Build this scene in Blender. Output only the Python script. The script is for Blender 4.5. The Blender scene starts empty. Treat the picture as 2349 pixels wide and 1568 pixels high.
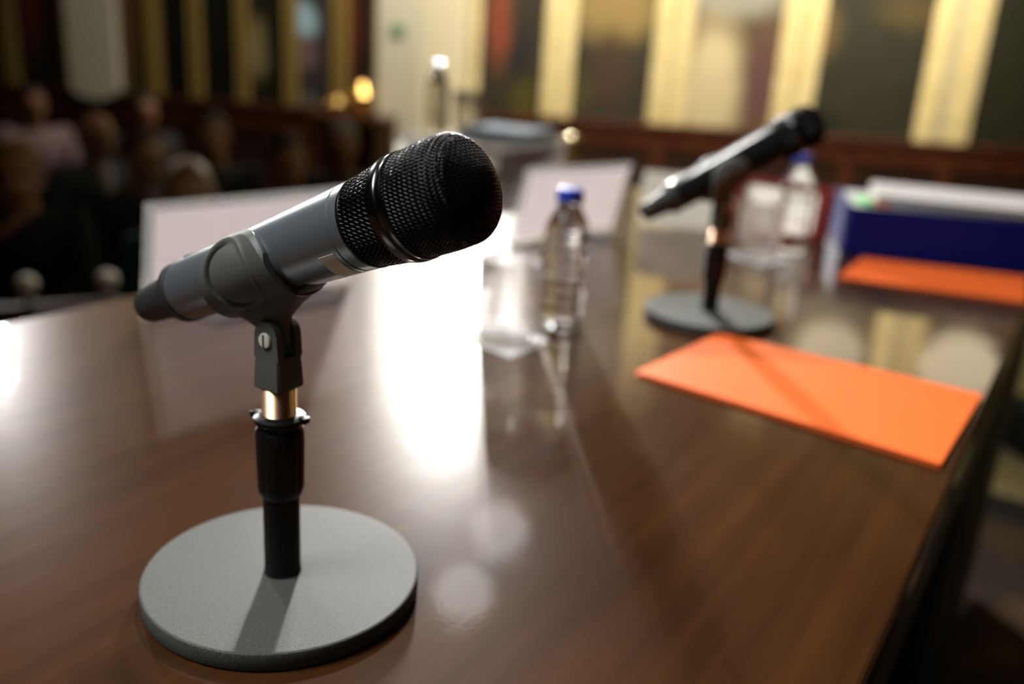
import bpy, bmesh, math, random
from mathutils import Vector, Matrix
random.seed(4)
S = bpy.context.scene
COL = S.collection
PI = math.pi

# ------------------------------------------------------------------ helpers
def link(o):
    COL.objects.link(o)
    return o

def tag(o, label=None, cat=None, group=None, kind=None):
    if label: o['label'] = label
    if cat: o['category'] = cat
    if group: o['group'] = group
    if kind: o['kind'] = kind
    return o

def empty(name, loc, rz=0.0, mat=None):
    o = bpy.data.objects.new(name, None)
    o.empty_display_size = 0.05
    if mat is not None:
        m = mat.to_4x4()
        m.translation = Vector(loc)
        o.matrix_world = m
        o.location = loc
        o.rotation_euler = mat.to_euler()
    else:
        o.location = loc
        o.rotation_euler = (0, 0, rz)
    return link(o)

def obj(name, bm, mat, parent=None, smooth=True, angle=35, loc=None):
    bmesh.ops.recalc_face_normals(bm, faces=bm.faces)
    me = bpy.data.meshes.new(name)
    bm.to_mesh(me)
    bm.free()
    if isinstance(mat, (list, tuple)):
        for m in mat: me.materials.append(m)
    elif mat: me.materials.append(mat)
    o = bpy.data.objects.new(name, me)
    link(o)
    if smooth:
        me.shade_smooth()
        try: me.set_sharp_from_angle(angle=math.radians(angle))
        except Exception: pass
    if parent: o.parent = parent
    if loc: o.location = loc
    return o

def copy_tree(o, parent=None):
    c = o.copy()
    COL.objects.link(c)
    c.parent = parent
    for ch in list(o.children):
        copy_tree(ch, c)
    return c

def box(bm, size, cen=(0, 0, 0), M=None, bev=0.0, seg=2):
    r = bmesh.ops.create_cube(bm, size=1)
    vs = r['verts']
    bmesh.ops.scale(bm, vec=size, verts=vs)
    if bev > 0:
        es = list({e for v in vs for e in v.link_edges})
        q = bmesh.ops.bevel(bm, geom=es, offset=bev, segments=seg, affect='EDGES', profile=0.5)
        vs = list({v for f in q['faces'] for v in f.verts} | {v for v in vs if v.is_valid})
        # gather the whole island
        seen = set(vs); st = list(vs)
        while st:
            v = st.pop()
            for e in v.link_edges:
                w = e.other_vert(v)
                if w not in seen: seen.add(w); st.append(w)
        vs = list(seen)
    bmesh.ops.translate(bm, vec=cen, verts=vs)
    if M is not None: bmesh.ops.transform(bm, matrix=M, verts=vs)
    return vs

def lathe(bm, prof, n=64, M=None, cap=(True, True)):
    """prof: list of (z, r)"""
    rings = []
    for z, r in prof:
        rings.append([bm.verts.new((r * math.cos(2 * PI * i / n), r * math.sin(2 * PI * i / n), z)) for i in range(n)])
    for a, b in zip(rings, rings[1:]):
        for i in range(n):
            j = (i + 1) % n
            bm.faces.new((a[i], a[j], b[j], b[i]))
    if cap[0]: bm.faces.new(list(reversed(rings[0])))
    if cap[1]: bm.faces.new(rings[-1])
    vs = [v for r in rings for v in r]
    if M is not None: bmesh.ops.transform(bm, matrix=M, verts=vs)
    return vs

def tube(bm, pts, r, n=8, closed=False, cap=True):
    pts = [Vector(p) for p in pts]
    rings = []
    N = len(pts)
    prev = None
    for i, p in enumerate(pts):
        a = pts[(i - 1) % N] if (closed or i > 0) else p
        b = pts[(i + 1) % N] if (closed or i < N - 1) else p
        t = (b - a)
        if t.length < 1e-9: t = Vector((0, 0, 1))
        t.normalize()
        if prev is None:
            prev = t.orthogonal().normalized()
        nrm = (prev - t * prev.dot(t))
        if nrm.length < 1e-6: nrm = t.orthogonal()
        nrm.normalize(); prev = nrm
        bn = t.cross(nrm)
        rr = r[i] if isinstance(r, (list, tuple)) else r
        rings.append([bm.verts.new(p + rr * (math.cos(2 * PI * k / n) * nrm + math.sin(2 * PI * k / n) * bn)) for k in range(n)])
    m = N if closed else N - 1
    for i in range(m):
        a, b = rings[i], rings[(i + 1) % N]
        for k in range(n):
            j = (k + 1) % n
            bm.faces.new((a[k], a[j], b[j], b[k]))
    if cap and not closed:
        bm.faces.new(list(reversed(rings[0]))); bm.faces.new(rings[-1])

def prism(bm, poly, y0, y1, M=None):
    """poly in (x,z), extruded along y"""
    a = [bm.verts.new((x, y0, z)) for x, z in poly]
    b = [bm.verts.new((x, y1, z)) for x, z in poly]
    n = len(poly)
    bm.faces.new(list(reversed(a))); bm.faces.new(b)
    for i in range(n):
        j = (i + 1) % n
        bm.faces.new((a[i], a[j], b[j], b[i]))
    if M is not None: bmesh.ops.transform(bm, matrix=M, verts=a + b)
    return a + b

def loft(bm, rings, cap=True):
    R = [[bm.verts.new(p) for p in r] for r in rings]
    n = len(R[0])
    for a, b in zip(R, R[1:]):
        for i in range(n):
            j = (i + 1) % n
            bm.faces.new((a[i], a[j], b[j], b[i]))
    if cap:
        bm.faces.new(list(reversed(R[0]))); bm.faces.new(R[-1])

def NB(): return bmesh.new()

# ------------------------------------------------------------------ materials
def mat(name, col=(0.5, 0.5, 0.5), rough=0.5, metal=0.0, **kw):
    m = bpy.data.materials.new(name)
    m.use_nodes = True
    b = m.node_tree.nodes['Principled BSDF']
    b.inputs['Base Color'].default_value = (*col, 1)
    b.inputs['Roughness'].default_value = rough
    b.inputs['Metallic'].default_value = metal
    for k, v in kw.items():
        b.inputs[k].default_value = v
    return m

def nt(m):
    return m.node_tree.nodes, m.node_tree.links, m.node_tree.nodes['Principled BSDF']

def add_noise_color(m, c1, c2, scale=20, detail=4, vec_scale=(1, 1, 1), lo=0.3, hi=0.7, coord='Object'):
    N, L, b = nt(m)
    tc = N.new('ShaderNodeTexCoord'); mp = N.new('ShaderNodeMapping'); mp.inputs['Scale'].default_value = vec_scale
    nz = N.new('ShaderNodeTexNoise'); nz.inputs['Scale'].default_value = scale; nz.inputs['Detail'].default_value = detail
    rp = N.new('ShaderNodeValToRGB')
    rp.color_ramp.elements[0].position = lo; rp.color_ramp.elements[0].color = (*c1, 1)
    rp.color_ramp.elements[1].position = hi; rp.color_ramp.elements[1].color = (*c2, 1)
    L.new(tc.outputs[coord], mp.inputs['Vector']); L.new(mp.outputs['Vector'], nz.inputs['Vector'])
    L.new(nz.outputs['Fac'], rp.inputs['Fac']); L.new(rp.outputs['Color'], b.inputs['Base Color'])
    return nz, mp

def add_bump(m, scale=200, strength=0.1, dist=0.001, detail=3, vec_scale=(1, 1, 1)):
    N, L, b = nt(m)
    tc = N.new('ShaderNodeTexCoord'); mp = N.new('ShaderNodeMapping'); mp.inputs['Scale'].default_value = vec_scale
    nz = N.new('ShaderNodeTexNoise'); nz.inputs['Scale'].default_value = scale; nz.inputs['Detail'].default_value = detail
    bp = N.new('ShaderNodeBump')
    bp.inputs['Strength'].default_value = strength; bp.inputs['Distance'].default_value = dist
    L.new(tc.outputs['Object'], mp.inputs['Vector']); L.new(mp.outputs['Vector'], nz.inputs['Vector'])
    L.new(nz.outputs['Fac'], bp.inputs['Height'])
    old = b.inputs['Normal'].links
    if old: L.new(old[0].from_socket, bp.inputs['Normal'])
    L.new(bp.outputs['Normal'], b.inputs['Normal'])
    if b.inputs['Coat Weight'].default_value > 0: L.new(bp.outputs['Normal'], b.inputs['Coat Normal'])

MT = {}
MT['table'] = mat('walnut_varnish', (0.05, 0.02, 0.007), 0.30, **{'Coat Weight': 0.65, 'Coat Roughness': 0.07, 'Specular IOR Level': 0.03})
def table_nodes(m):
    N, L, b = nt(m)
    tc = N.new('ShaderNodeTexCoord'); mp = N.new('ShaderNodeMapping')
    mp.inputs['Scale'].default_value = (1.2, 22, 22)
    nz = N.new('ShaderNodeTexNoise'); nz.inputs['Scale'].default_value = 2.2; nz.inputs['Detail'].default_value = 8; nz.inputs['Roughness'].default_value = 0.65
    rp = N.new('ShaderNodeValToRGB')
    e = rp.color_ramp.elements
    e[0].position = 0.3; e[0].color = (0.034, 0.0125, 0.0038, 1)
    e[1].position = 0.72; e[1].color = (0.060, 0.0225, 0.0070, 1)
    L.new(tc.outputs['Object'], mp.inputs['Vector']); L.new(mp.outputs['Vector'], nz.inputs['Vector']); L.new(nz.outputs['Fac'], rp.inputs['Fac'])
    L.new(rp.outputs['Color'], b.inputs['Base Color'])
    # dusty, finely scratched varnish: roughness variation
    n2 = N.new('ShaderNodeTexNoise'); n2.inputs['Scale'].default_value = 9; n2.inputs['Detail'].default_value = 6
    mr = N.new('ShaderNodeMapRange'); mr.inputs['From Min'].default_value = 0.35; mr.inputs['From Max'].default_value = 0.7
    mr.inputs['To Min'].default_value = 0.03; mr.inputs['To Max'].default_value = 0.065
    L.new(tc.outputs['Object'], n2.inputs['Vector']); L.new(n2.outputs['Fac'], mr.inputs['Value']); L.new(mr.outputs['Result'], b.inputs['Coat Roughness'])
table_nodes(MT['table'])
add_bump(MT['table'], scale=260, strength=0.05, dist=0.0004, detail=4)
add_bump(MT['table'], scale=14, strength=0.10, dist=0.002, detail=2)
MT['table_side'] = mat('walnut_side', (0.040, 0.017, 0.007), 0.45)
MT['black_panel'] = mat('black_panel', (0.004, 0.0035, 0.003), 0.6)

MT['mic_body'] = mat('mic_blue_grey_metal', (0.20, 0.225, 0.24), 0.33, 0.7)
add_bump(MT['mic_body'], scale=2500, strength=0.10, dist=0.0002, detail=2)
MT['mic_black'] = mat('mic_black_metal', (0.012, 0.012, 0.013), 0.30, 0.7)
MT['mic_ring'] = mat('mic_ring_gunmetal', (0.10, 0.10, 0.10), 0.20, 1.0)
MT['wire'] = mat('grille_wire', (0.034, 0.032, 0.031), 0.24, 0.9)
MT['foam'] = mat('grille_liner', (0.002, 0.002, 0.002), 0.95, **{'Specular IOR Level': 0.1})
MT['rubber'] = mat('black_rubber', (0.016, 0.016, 0.014), 0.55)
MT['clip'] = mat('clip_plastic', (0.078, 0.078, 0.067), 0.55)
add_bump(MT['clip'], scale=2200, strength=0.15, dist=0.0002, detail=2)
MT['gloss_black'] = mat('gloss_black', (0.004, 0.004, 0.004), 0.3, **{'Specular IOR Level': 0.3})
MT['base'] = mat('textured_grey_powder_coat', (0.05, 0.05, 0.046), 0.6, **{'Specular IOR Level': 0.18})
add_noise_color(MT['base'], (0.036, 0.037, 0.032), (0.082, 0.084, 0.073), scale=900, detail=3)
add_bump(MT['base'], scale=1700, strength=0.40, dist=0.0003, detail=2)
MT['copper'] = mat('copper_thread', (0.80, 0.50, 0.31), 0.36, 1.0)
MT['brass'] = mat('brass', (0.75, 0.52, 0.2), 0.22, 1.0)
MT['nickel'] = mat('nickel_screw', (0.85, 0.82, 0.68), 0.35, 0.3)
MT['tape'] = mat('white_tape', (0.95, 0.90, 0.84), 0.6)
MT['glass'] = mat('clear_glass', (1, 1, 1), 0.0, **{'Transmission Weight': 1.0, 'IOR': 1.45})
def tumbler_glass():
    m = mat('tumbler_glass', (1, 1, 1), 0.0, **{'Transmission Weight': 1.0, 'IOR': 1.45})
    N, L, b = nt(m); out = N['Material Output']
    t = N.new('ShaderNodeBsdfTransparent')
    mx = N.new('ShaderNodeMixShader'); mx.inputs['Fac'].default_value = 0.35
    L.new(b.outputs[0], mx.inputs[1]); L.new(t.outputs[0], mx.inputs[2]); L.new(mx.outputs[0], out.inputs['Surface'])
    return m
MT['tumbler'] = tumbler_glass()
MT['pet'] = mat('clear_pet', (0.98, 0.99, 1.0), 0.02, **{'Transmission Weight': 1.0, 'IOR': 1.34})
MT['water'] = mat('water', (1, 1, 1), 0.0, **{'Transmission Weight': 1.0, 'IOR': 1.33})
MT['cap_blue'] = mat('blue_cap', (0.012, 0.05, 0.42), 0.35)
MT['paper'] = mat('white_paper', (0.56, 0.54, 0.52), 0.8, **{'Specular IOR Level': 0.15})
MT['paper_cool'] = mat('cool_white_paper', (0.32, 0.35, 0.38), 0.9, **{'Specular IOR Level': 0.0})
MT['orange'] = mat('orange_card', (0.88, 0.140, 0.016), 0.45, **{'Specular IOR Level': 0.3})
MT['red_card'] = mat('red_card', (0.30, 0.022, 0.012), 0.5)
MT['blue_box'] = mat('blue_plastic', (0.003, 0.006, 0.13), 0.6, **{'Specular IOR Level': 0.2})
MT['tab_green'] = mat('green_tab', (0.16, 0.85, 0.25), 0.5)
MT['tab_orange'] = mat('orange_tab', (0.9, 0.2, 0.02), 0.5)
def translucent_mat(name, col, tcol, fac):
    m = mat(name, col, 0.5)
    N, L, b = nt(m)
    out = N['Material Output']
    t = N.new('ShaderNodeBsdfTranslucent'); t.inputs['Color'].default_value = (*tcol, 1)
    mx = N.new('ShaderNodeMixShader'); mx.inputs['Fac'].default_value = fac
    L.new(b.outputs[0], mx.inputs[1]); L.new(t.outputs[0], mx.inputs[2]); L.new(mx.outputs[0], out.inputs['Surface'])
    return m
MT['mauve'] = translucent_mat('mauve_paper', (0.72, 0.66, 0.67), (1.0, 0.94, 0.95), 0.92)
MT['white_card'] = translucent_mat('white_card', (0.85, 0.83, 0.78), (0.98, 0.96, 0.90), 0.70)
def acrylic(name, fac, col=(0.85, 0.83, 0.80)):
    m = bpy.data.materials.new(name); m.use_nodes = True
    N, L, b = nt(m); out = N['Material Output']
    b.inputs['Base Color'].default_value = (1, 1, 1, 1); b.inputs['Transmission Weight'].default_value = 1.0
    b.inputs['Roughness'].default_value = 0.05; b.inputs['IOR'].default_value = 1.2
    t = N.new('ShaderNodeBsdfTranslucent'); t.inputs['Color'].default_value = (*col, 1)
    d = N.new('ShaderNodeBsdfDiffuse'); d.inputs['Color'].default_value = (*col, 1)
    m1 = N.new('ShaderNodeMixShader'); m1.inputs['Fac'].default_value = 0.5
    mx = N.new('ShaderNodeMixShader'); mx.inputs['Fac'].default_value = fac
    L.new(t.outputs[0], m1.inputs[1]); L.new(d.outputs[0], m1.inputs[2])
    L.new(b.outputs[0], mx.inputs[1]); L.new(m1.outputs[0], mx.inputs[2]); L.new(mx.outputs[0], out.inputs['Surface'])
    return m
MT['acrylic'] = acrylic('frosted_acrylic', 0.22)
MT['acrylic_clear'] = acrylic('clear_acrylic', 0.12)
MT['mahogany'] = mat('mahogany', (0.060, 0.017, 0.007), 0.38)
add_noise_color(MT['mahogany'], (0.035, 0.009, 0.004), (0.085, 0.026, 0.010), scale=3, detail=6, vec_scale=(6, 6, 1))
MT['mahogany_dark'] = mat('mahogany_dark', (0.016, 0.004, 0.002), 0.5)
MT['red_leather'] = mat('dark_red_leather', (0.045, 0.004, 0.003), 0.5)
MT['ivory'] = mat('ivory_knob', (0.75, 0.68, 0.58), 0.4)
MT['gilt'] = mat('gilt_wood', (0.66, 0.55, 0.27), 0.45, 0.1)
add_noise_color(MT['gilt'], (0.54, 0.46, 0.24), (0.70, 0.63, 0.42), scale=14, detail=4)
MT['gilt_dimmed'] = mat('gilt_wood_dimmed', (0.26, 0.185, 0.055), 0.5, 0.1)  # gilt darkened in its colour for the dimmer light on the left wall
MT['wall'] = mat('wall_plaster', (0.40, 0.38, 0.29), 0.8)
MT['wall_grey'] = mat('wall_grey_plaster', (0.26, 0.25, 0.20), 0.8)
MT['pillar'] = mat('pillar_plaster', (0.66, 0.64, 0.55), 0.7)
MT['ceiling'] = mat('ceiling_plaster', (0.35, 0.30, 0.22), 0.8)
MT['hall_floor'] = mat('hall_parquet', (0.11, 0.065, 0.022), 0.45)
add_noise_color(MT['hall_floor'], (0.07, 0.04, 0.013), (0.15, 0.09, 0.03), scale=2, detail=5, vec_scale=(1, 9, 1))
MT['pale_floor'] = mat('pale_boards', (0.42, 0.35, 0.17), 0.5)
add_noise_color(MT['pale_floor'], (0.36, 0.30, 0.14), (0.48, 0.41, 0.21), scale=2, detail=4, vec_scale=(1, 6, 1))
MT['border_brown'] = mat('carpet_border_brown', (0.055, 0.028, 0.007), 0.95)
MT['border_black'] = mat('carpet_border_black', (0.006, 0.003, 0.002), 0.95)
MT['black_cloth'] = mat('black_cloth', (0.004, 0.004, 0.004), 0.8)
def carpet():
    m = mat('patterned_carpet', (0.1, 0.04, 0.01), 0.95)
    N, L, b = nt(m)
    tc = N.new('ShaderNodeTexCoord')
    vo = N.new('ShaderNodeTexVoronoi'); vo.inputs['Scale'].default_value = 5.5
    nz = N.new('ShaderNodeTexNoise'); nz.inputs['Scale'].default_value = 7
    mixv = N.new('ShaderNodeMixRGB'); mixv.inputs['Fac'].default_value = 0.25
    rp = N.new('ShaderNodeValToRGB')
    e = rp.color_ramp.elements
    e[0].position = 0.0; e[0].color = (0.10, 0.050, 0.004, 1)
    e[1].position = 0.75; e[1].color = (0.008, 0.0015, 0.0006, 1)
    k = e.new(0.35); k.color = (0.030, 0.010, 0.0016, 1)
    L.new(tc.outputs['Object'], nz.inputs['Vector']); L.new(tc.outputs['Object'], mixv.inputs[1]); L.new(nz.outputs['Color'], mixv.inputs[2])
    L.new(mixv.outputs[0], vo.inputs['Vector']); L.new(vo.outputs['Distance'], rp.inputs['Fac']); L.new(rp.outputs['Color'], b.inputs['Base Color'])
    return m
MT['carpet'] = carpet()

# ------------------------------------------------------------------ frames of reference
AZ = math.radians(31.6111)
EA = Vector((math.sin(AZ), math.cos(AZ), 0))     # along the table
EC = Vector((math.cos(AZ), -math.sin(AZ), 0))    # across the table, away from the audience
TT = 0.75                                         # table top height
def P(a, c, z=TT):
    v = EA * a + EC * c
    return Vector((v.x, v.y, z))
RZ = PI / 2 - AZ                                  # rotation of local +X onto EA (local +Y = -EC)
def rot_to(d):                                    # z-rotation that sends +X to direction d
    return math.atan2(d.y, d.x)

# ------------------------------------------------------------------ camera
R_ = Vector((0.9980810617656564, 0.01929626468992493, 0.05883747372004))
D_ = Vector((0.0619208700257033, -0.3110298085578727, -0.9483808644440866))
F_ = Vector((0.0, 0.9502042477054443, -0.31162780306405685))
cam = bpy.data.cameras.new('camera')
co = link(bpy.data.objects.new('camera', cam))
mw = Matrix(((R_.x, -D_.x, -F_.x, 0), (R_.y, -D_.y, -F_.y, 0), (R_.z, -D_.z, -F_.z, 1.06051), (0, 0, 0, 1)))
co.matrix_world = mw
cam.sensor_width = 36.0
cam.lens = 2117.5 / 2349.0 * 36.0
cam.clip_start = 0.01; cam.clip_end = 100
cam.dof.use_dof = True
cam.dof.focus_distance = 0.435
cam.dof.aperture_fstop = 3.38
cam.dof.aperture_blades = 0
S.camera = co

# ------------------------------------------------------------------ room shell
HF = -0.75      # hall floor
RAIL = 0.46     # dado rail height
CEIL = 6.0
def slab(name, poly, z0, z1, m):
    bm = NB()
    a = [bm.verts.new((x, y, z0)) for x, y in poly]; b = [bm.verts.new((x, y, z1)) for x, y in poly]
    bm.faces.new(list(reversed(a))); bm.faces.new(b)
    for i in range(len(poly)):
        j = (i + 1) % len(poly)
        bm.faces.new((a[i], a[j], b[j], b[i]))
    return tag(obj(name, bm, m, smooth=False), kind='structure')
slab('floor', [(-9, -5), (10, -5), (10, 12.5), (-9, 12.5)], HF - 0.1, HF, MT['hall_floor'])
slab('ceiling', [(-9, -5), (10, -5), (10, 12.5), (-9, 12.5)], CEIL, CEIL + 0.1, MT['ceiling'])
def corner(a, c): v = P(a, c); return (v.x, v.y)
# the dais the table stands on
slab('floor_dais', [corner(-3.5, -1.75), corner(5.2, -1.75), corner(5.2, 3.5), corner(-3.5, 3.5)], HF, -0.012, MT['mahogany_dark'])
slab('floor_carpet', [corner(-3.4, -0.6), corner(2.26, -0.6), corner(2.26, 3.4), corner(-3.4, 3.4)], -0.012, 0.0, MT['carpet'])
slab('trim_1', [corner(2.26, -0.6), corner(2.40, -0.6), corner(2.40, 3.4), corner(2.26, 3.4)], -0.012, 0.0, MT['border_brown'])
slab('trim_2', [corner(2.40, -0.6), corner(2.56, -0.6), corner(2.56, 3.4), corner(2.40, 3.4)], -0.012, 0.0, MT['border_black'])
slab('floor_boards', [corner(2.56, -0.6), corner(5.1, -0.6), corner(5.1, 3.4), corner(2.56, 3.4)], -0.012, 0.0, MT['pale_floor'])

def wall_seg(name, A, B, th, z0, z1, m, away):
    A = Vector(A); B = Vector(B); t = (B - A).normalized(); n = Vector((-t.y, t.x))
    if n.dot(Vector(away)) < 0: n = -n
    return slab(name, [tuple(A), tuple(B), tuple(B + n * th), tuple(A + n * th)], z0, z1, m)
RA, RB = Vector((-0.40, 8.05)), Vector((9.4, 7.252))     # far right wall, its face
RT = (RB - RA).normalized(); RN = Vector((RT.y, -RT.x))   # normal towards the room
LA, LB = Vector((-1.158, 7.419)), Vector((-8.5, 8.396))     # far left wall, its face
LT = (LB - LA).normalized(); LN = Vector((-LT.y, LT.x))
if LN.y > 0: LN = -LN
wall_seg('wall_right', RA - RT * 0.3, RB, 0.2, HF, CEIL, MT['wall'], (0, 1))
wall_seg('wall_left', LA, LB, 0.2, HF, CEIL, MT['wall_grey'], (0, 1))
LC = LA - LT * 0.342                                        # outer corner of the pillar
PC = LC + Vector((0.45, 1.5))
slab('wall_pillar', [tuple(LA + LN * 0.05), tuple(LC + LN * 0.05), tuple(RA + RT * -0.10 + RN * -0.1), tuple(LA - LN * 0.25)], HF, CEIL, MT['pillar'])
slab('wall_front', [(-9, -5), (10, -5), (10, -4.8), (-9, -4.8)], HF, CEIL, MT['wall_grey'])
slab('wall_side_far', [(9.6, -5), (9.8, -5), (9.8, 12.5), (9.6, 12.5)], HF, CEIL, MT['wall_grey'])
slab('wall_side_near', [(-8.8, -5), (-8.6, -5), (-8.6, 12.5), (-8.8, 12.5)], HF, CEIL, MT['wall_grey'])

# dado panelling of the two far walls: top rail, second moulding, bottom rail, stiles, panels
def dado(name, A, T, Nn, t0, t1, stile, parts_seed):
    bm = NB()
    ang = math.atan2(T.y, T.x)
    def bx(ta, tb, d, z0, z1, bev=0.004):
        c = A + T * ((ta + tb) / 2) + Nn * (d / 2)
        M = Matrix.Translation((c.x, c.y, (z0 + z1) / 2)) @ Matrix.Rotation(ang, 4, 'Z')
        box(bm, (abs(tb - ta), d, z1 - z0), M=M, bev=bev, seg=1)
    bx(t0, t1, 0.025, HF, RAIL, 0)
    obk = obj('trim_' + str(4 + parts_seed), bm, MT['mahogany_dark'], smooth=False); tag(obk, kind='structure'); bm = NB()
    bx(t0, t1, 0.075, RAIL - 0.05, RAIL)
    bx(t0, t1, 0.055, RAIL - 0.085, RAIL - 0.05)
    bx(t0, t1, 0.045, RAIL - 0.20, RAIL - 0.10)
    bx(t0, t1, 0.05, HF, HF + 0.18)
    t = t0
    while t < t1:
        bx(t, t + 0.11, 0.045, HF + 0.18, RAIL - 0.20)
        t += stile
    return tag(obj(name, bm, MT['mahogany'], smooth=False), kind='structure')
dado('trim_3', RA, RT, RN, -0.09, 9.6, 0.78, 1)
dado('trim_4', LA, LT, LN, 0.0, 7.0, 0.62, 2)

# ------------------------------------------------------------------ paintings in gilt frames along the far walls
def canvas_mat(name, base, blobs, sx=1.0, sz=1.0):
    """dark oil painting: base colour and soft colour patches, object space (x along the wall, z up)"""
    m = mat(name, base, 0.45)
    N, L, b = nt(m)
    tc = N.new('ShaderNodeTexCoord')
    nz = N.new('ShaderNodeTexNoise'); nz.inputs['Scale'].default_value = 5; nz.inputs['Detail'].default_value = 5
    L.new(tc.outputs['Object'], nz.inputs['Vector'])
    mx0 = N.new('ShaderNodeMixRGB'); mx0.inputs[1].default_value = (*[k * 0.55 for k in base], 1); mx0.inputs[2].default_value = (*[k * 1.5 for k in base], 1)
    L.new(nz.outputs['Fac'], mx0.inputs['Fac'])
    cur = mx0.outputs[0]
    wob = N.new('ShaderNodeMixRGB'); wob.inputs['Fac'].default_value = 0.12
    L.new(tc.outputs['Object'], wob.inputs[1]); L.new(nz.outputs['Color'], wob.inputs[2])
    for (x, z, rx, rz, c, a) in blobs:
        mp = N.new('ShaderNodeMapping'); mp.vector_type = 'TEXTURE'
        mp.inputs['Location'].default_value = (x * sx, 0, z * sz); mp.inputs['Scale'].default_value = (rx * sx, 50, rz * sz)
        gr = N.new('ShaderNodeTexGradient'); gr.gradient_type = 'SPHERICAL'
        ml = N.new('ShaderNodeMath'); ml.operation = 'MULTIPLY'; ml.use_clamp = True; ml.inputs[1].default_value = 2.2 * a
        mx = N.new('ShaderNodeMixRGB'); mx.inputs[2].default_value = (*c, 1)
        L.new(wob.outputs[0], mp.inputs['Vector']); L.new(mp.outputs[0], gr.inputs['Vector']); L.new(gr.outputs['Fac'], ml.inputs[0])
        L.new(ml.outputs[0], mx.inputs['Fac']); L.new(cur, mx.inputs[1]); cur = mx.outputs[0]
    L.new(cur, b.inputs['Base Color'])
    return m

def painting(A, T, Nn, t0, t1, sl, sr, label, cm, z0=RAIL, z1=5.3, group=None, gm='gilt'):
    """t0..t1 outer limits along the wall, sl / sr widths of the two upright gilt stiles"""
    lo, hi = min(t0, t1), max(t0, t1)
    c = A + T * ((t0 + t1) / 2) + Nn * 0.002
    d = Vector((Nn.y * -1, Nn.x))        # local +x as seen facing the wall from the room
    ang = math.atan2(Nn.y, Nn.x) + PI / 2
    e = empty('framed_painting', (c.x, c.y, z0), ang)
    tag(e, label, 'painting', group)
    w = hi - lo
    def strip(nm, x0, x1, zz0, zz1, dep, m):
        bm = NB()
        # moulded section: outer flat, raised roll, inner step
        box(bm, (x1 - x0, dep * 0.55, zz1 - zz0), ((x0 + x1) / 2, -dep * 0.275, (zz0 + zz1) / 2), bev=0.003, seg=1)
        ww = (x1 - x0); hh = zz1 - zz0
        if hh > ww: box(bm, (ww * 0.45, dep, hh), ((x0 + x1) / 2, -dep / 2, (zz0 + zz1) / 2), bev=0.006, seg=2)
        else: box(bm, (ww, dep, hh * 0.45), ((x0 + x1) / 2, -dep / 2, (zz0 + zz1) / 2), bev=0.006, seg=2)
        return obj(nm, bm, m, e, smooth=False)
    # ends: x grows to the viewer's right
    strip('frame_stile', -w / 2, -w / 2 + sl, 0, z1 - z0, 0.06, MT[gm])
    strip('frame_stile', w / 2 - sr, w / 2, 0, z1 - z0, 0.06, MT[gm])
    strip('frame_rail', -w / 2 + sl, w / 2 - sr, z1 - z0 - 0.14, z1 - z0, 0.06, MT[gm])
    bm = NB(); box(bm, (w - sl - sr + 0.01, 0.02, z1 - z0 - 0.005), (((sl - sr) / 2), -0.012, (z1 - z0) / 2))
    obj('canvas', bm, cm, e, smooth=False)
    return e
# right wall
PALE = (0.42, 0.38, 0.27)
cm1 = canvas_mat('canvas_red_figure', (0.022, 0.019, 0.014), [(-0.08, 0.85, 0.16, 0.5, (0.16, 0.04, 0.02), 0.8), (0.22, 0.2, 0.25, 0.3, (0.05, 0.045, 0.01), 0.7), (0.16, 0.62, 0.12, 0.3, (0.01, 0.012, 0.018), 0.8)], 0.72, 0.80)
cm2 = canvas_mat('canvas_dusky_sky', (0.024, 0.024, 0.020), [(0.05, 1.05, 0.55, 0.42, (0.20, 0.15, 0.065), 0.9), (0.05, 0.5, 0.3, 0.45, (0.045, 0.028, 0.02), 0.8), (-0.25, 0.3, 0.2, 0.25, (0.05, 0.045, 0.015), 0.6)], 0.72, 0.80)
cm3 = canvas_mat('canvas_pale_robe', (0.075, 0.055, 0.035), [(0.0, 1.25, 0.7, 0.3, (0.22, 0.23, 0.22), 0.9), (-0.12, 0.35, 0.42, 0.85, PALE, 0.8), (-0.10, 0.66, 0.22, 0.25, (0.45, 0.40, 0.29), 0.8), (0.36, 0.55, 0.2, 0.6, (0.09, 0.045, 0.05), 0.8)], 0.72, 0.80)
cm4 = canvas_mat('canvas_night', (0.020, 0.021, 0.016), [(-0.45, 0.95, 0.25, 0.3, (0.10, 0.07, 0.03), 0.7), (0.35, 1.15, 0.4, 0.2, (0.06, 0.045, 0.02), 0.7), (-0.58, 0.62, 0.12, 0.2, (0.08, 0.075, 0.035), 0.7), (-0.5, 0.1, 0.4, 0.3, (0.006, 0.007, 0.006), 0.8)], 0.72, 0.80)
cm5 = canvas_mat('canvas_black_green', (0.014, 0.015, 0.010), [(0.2, 1.0, 0.3, 0.3, (0.03, 0.025, 0.012), 0.6)], 0.72, 0.80)
painting(RA, RT, RN, -0.085, 0.640, 0.075, 0.12, 'dark tall painting with a small red figure, first right of the white pillar', cm1)
painting(RA, RT, RN, 0.652, 1.555, 0.12, 0.145, 'tall painting with a dusky golden sky, second right of the white pillar', cm2)
painting(RA, RT, RN, 1.567, 2.570, 0.145, 0.155, 'tall painting of a pale robed figure under a grey sky', cm3)
painting(RA, RT, RN, 2.585, 3.740, 0.150, 0.170, 'wide nearly black painting above the head of the second microphone', cm4)
painting(RA, RT, RN, 3.830, 5.000, 0.170, 0.16, 'dark painting cut by the right border of the photo', cm5)
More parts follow.
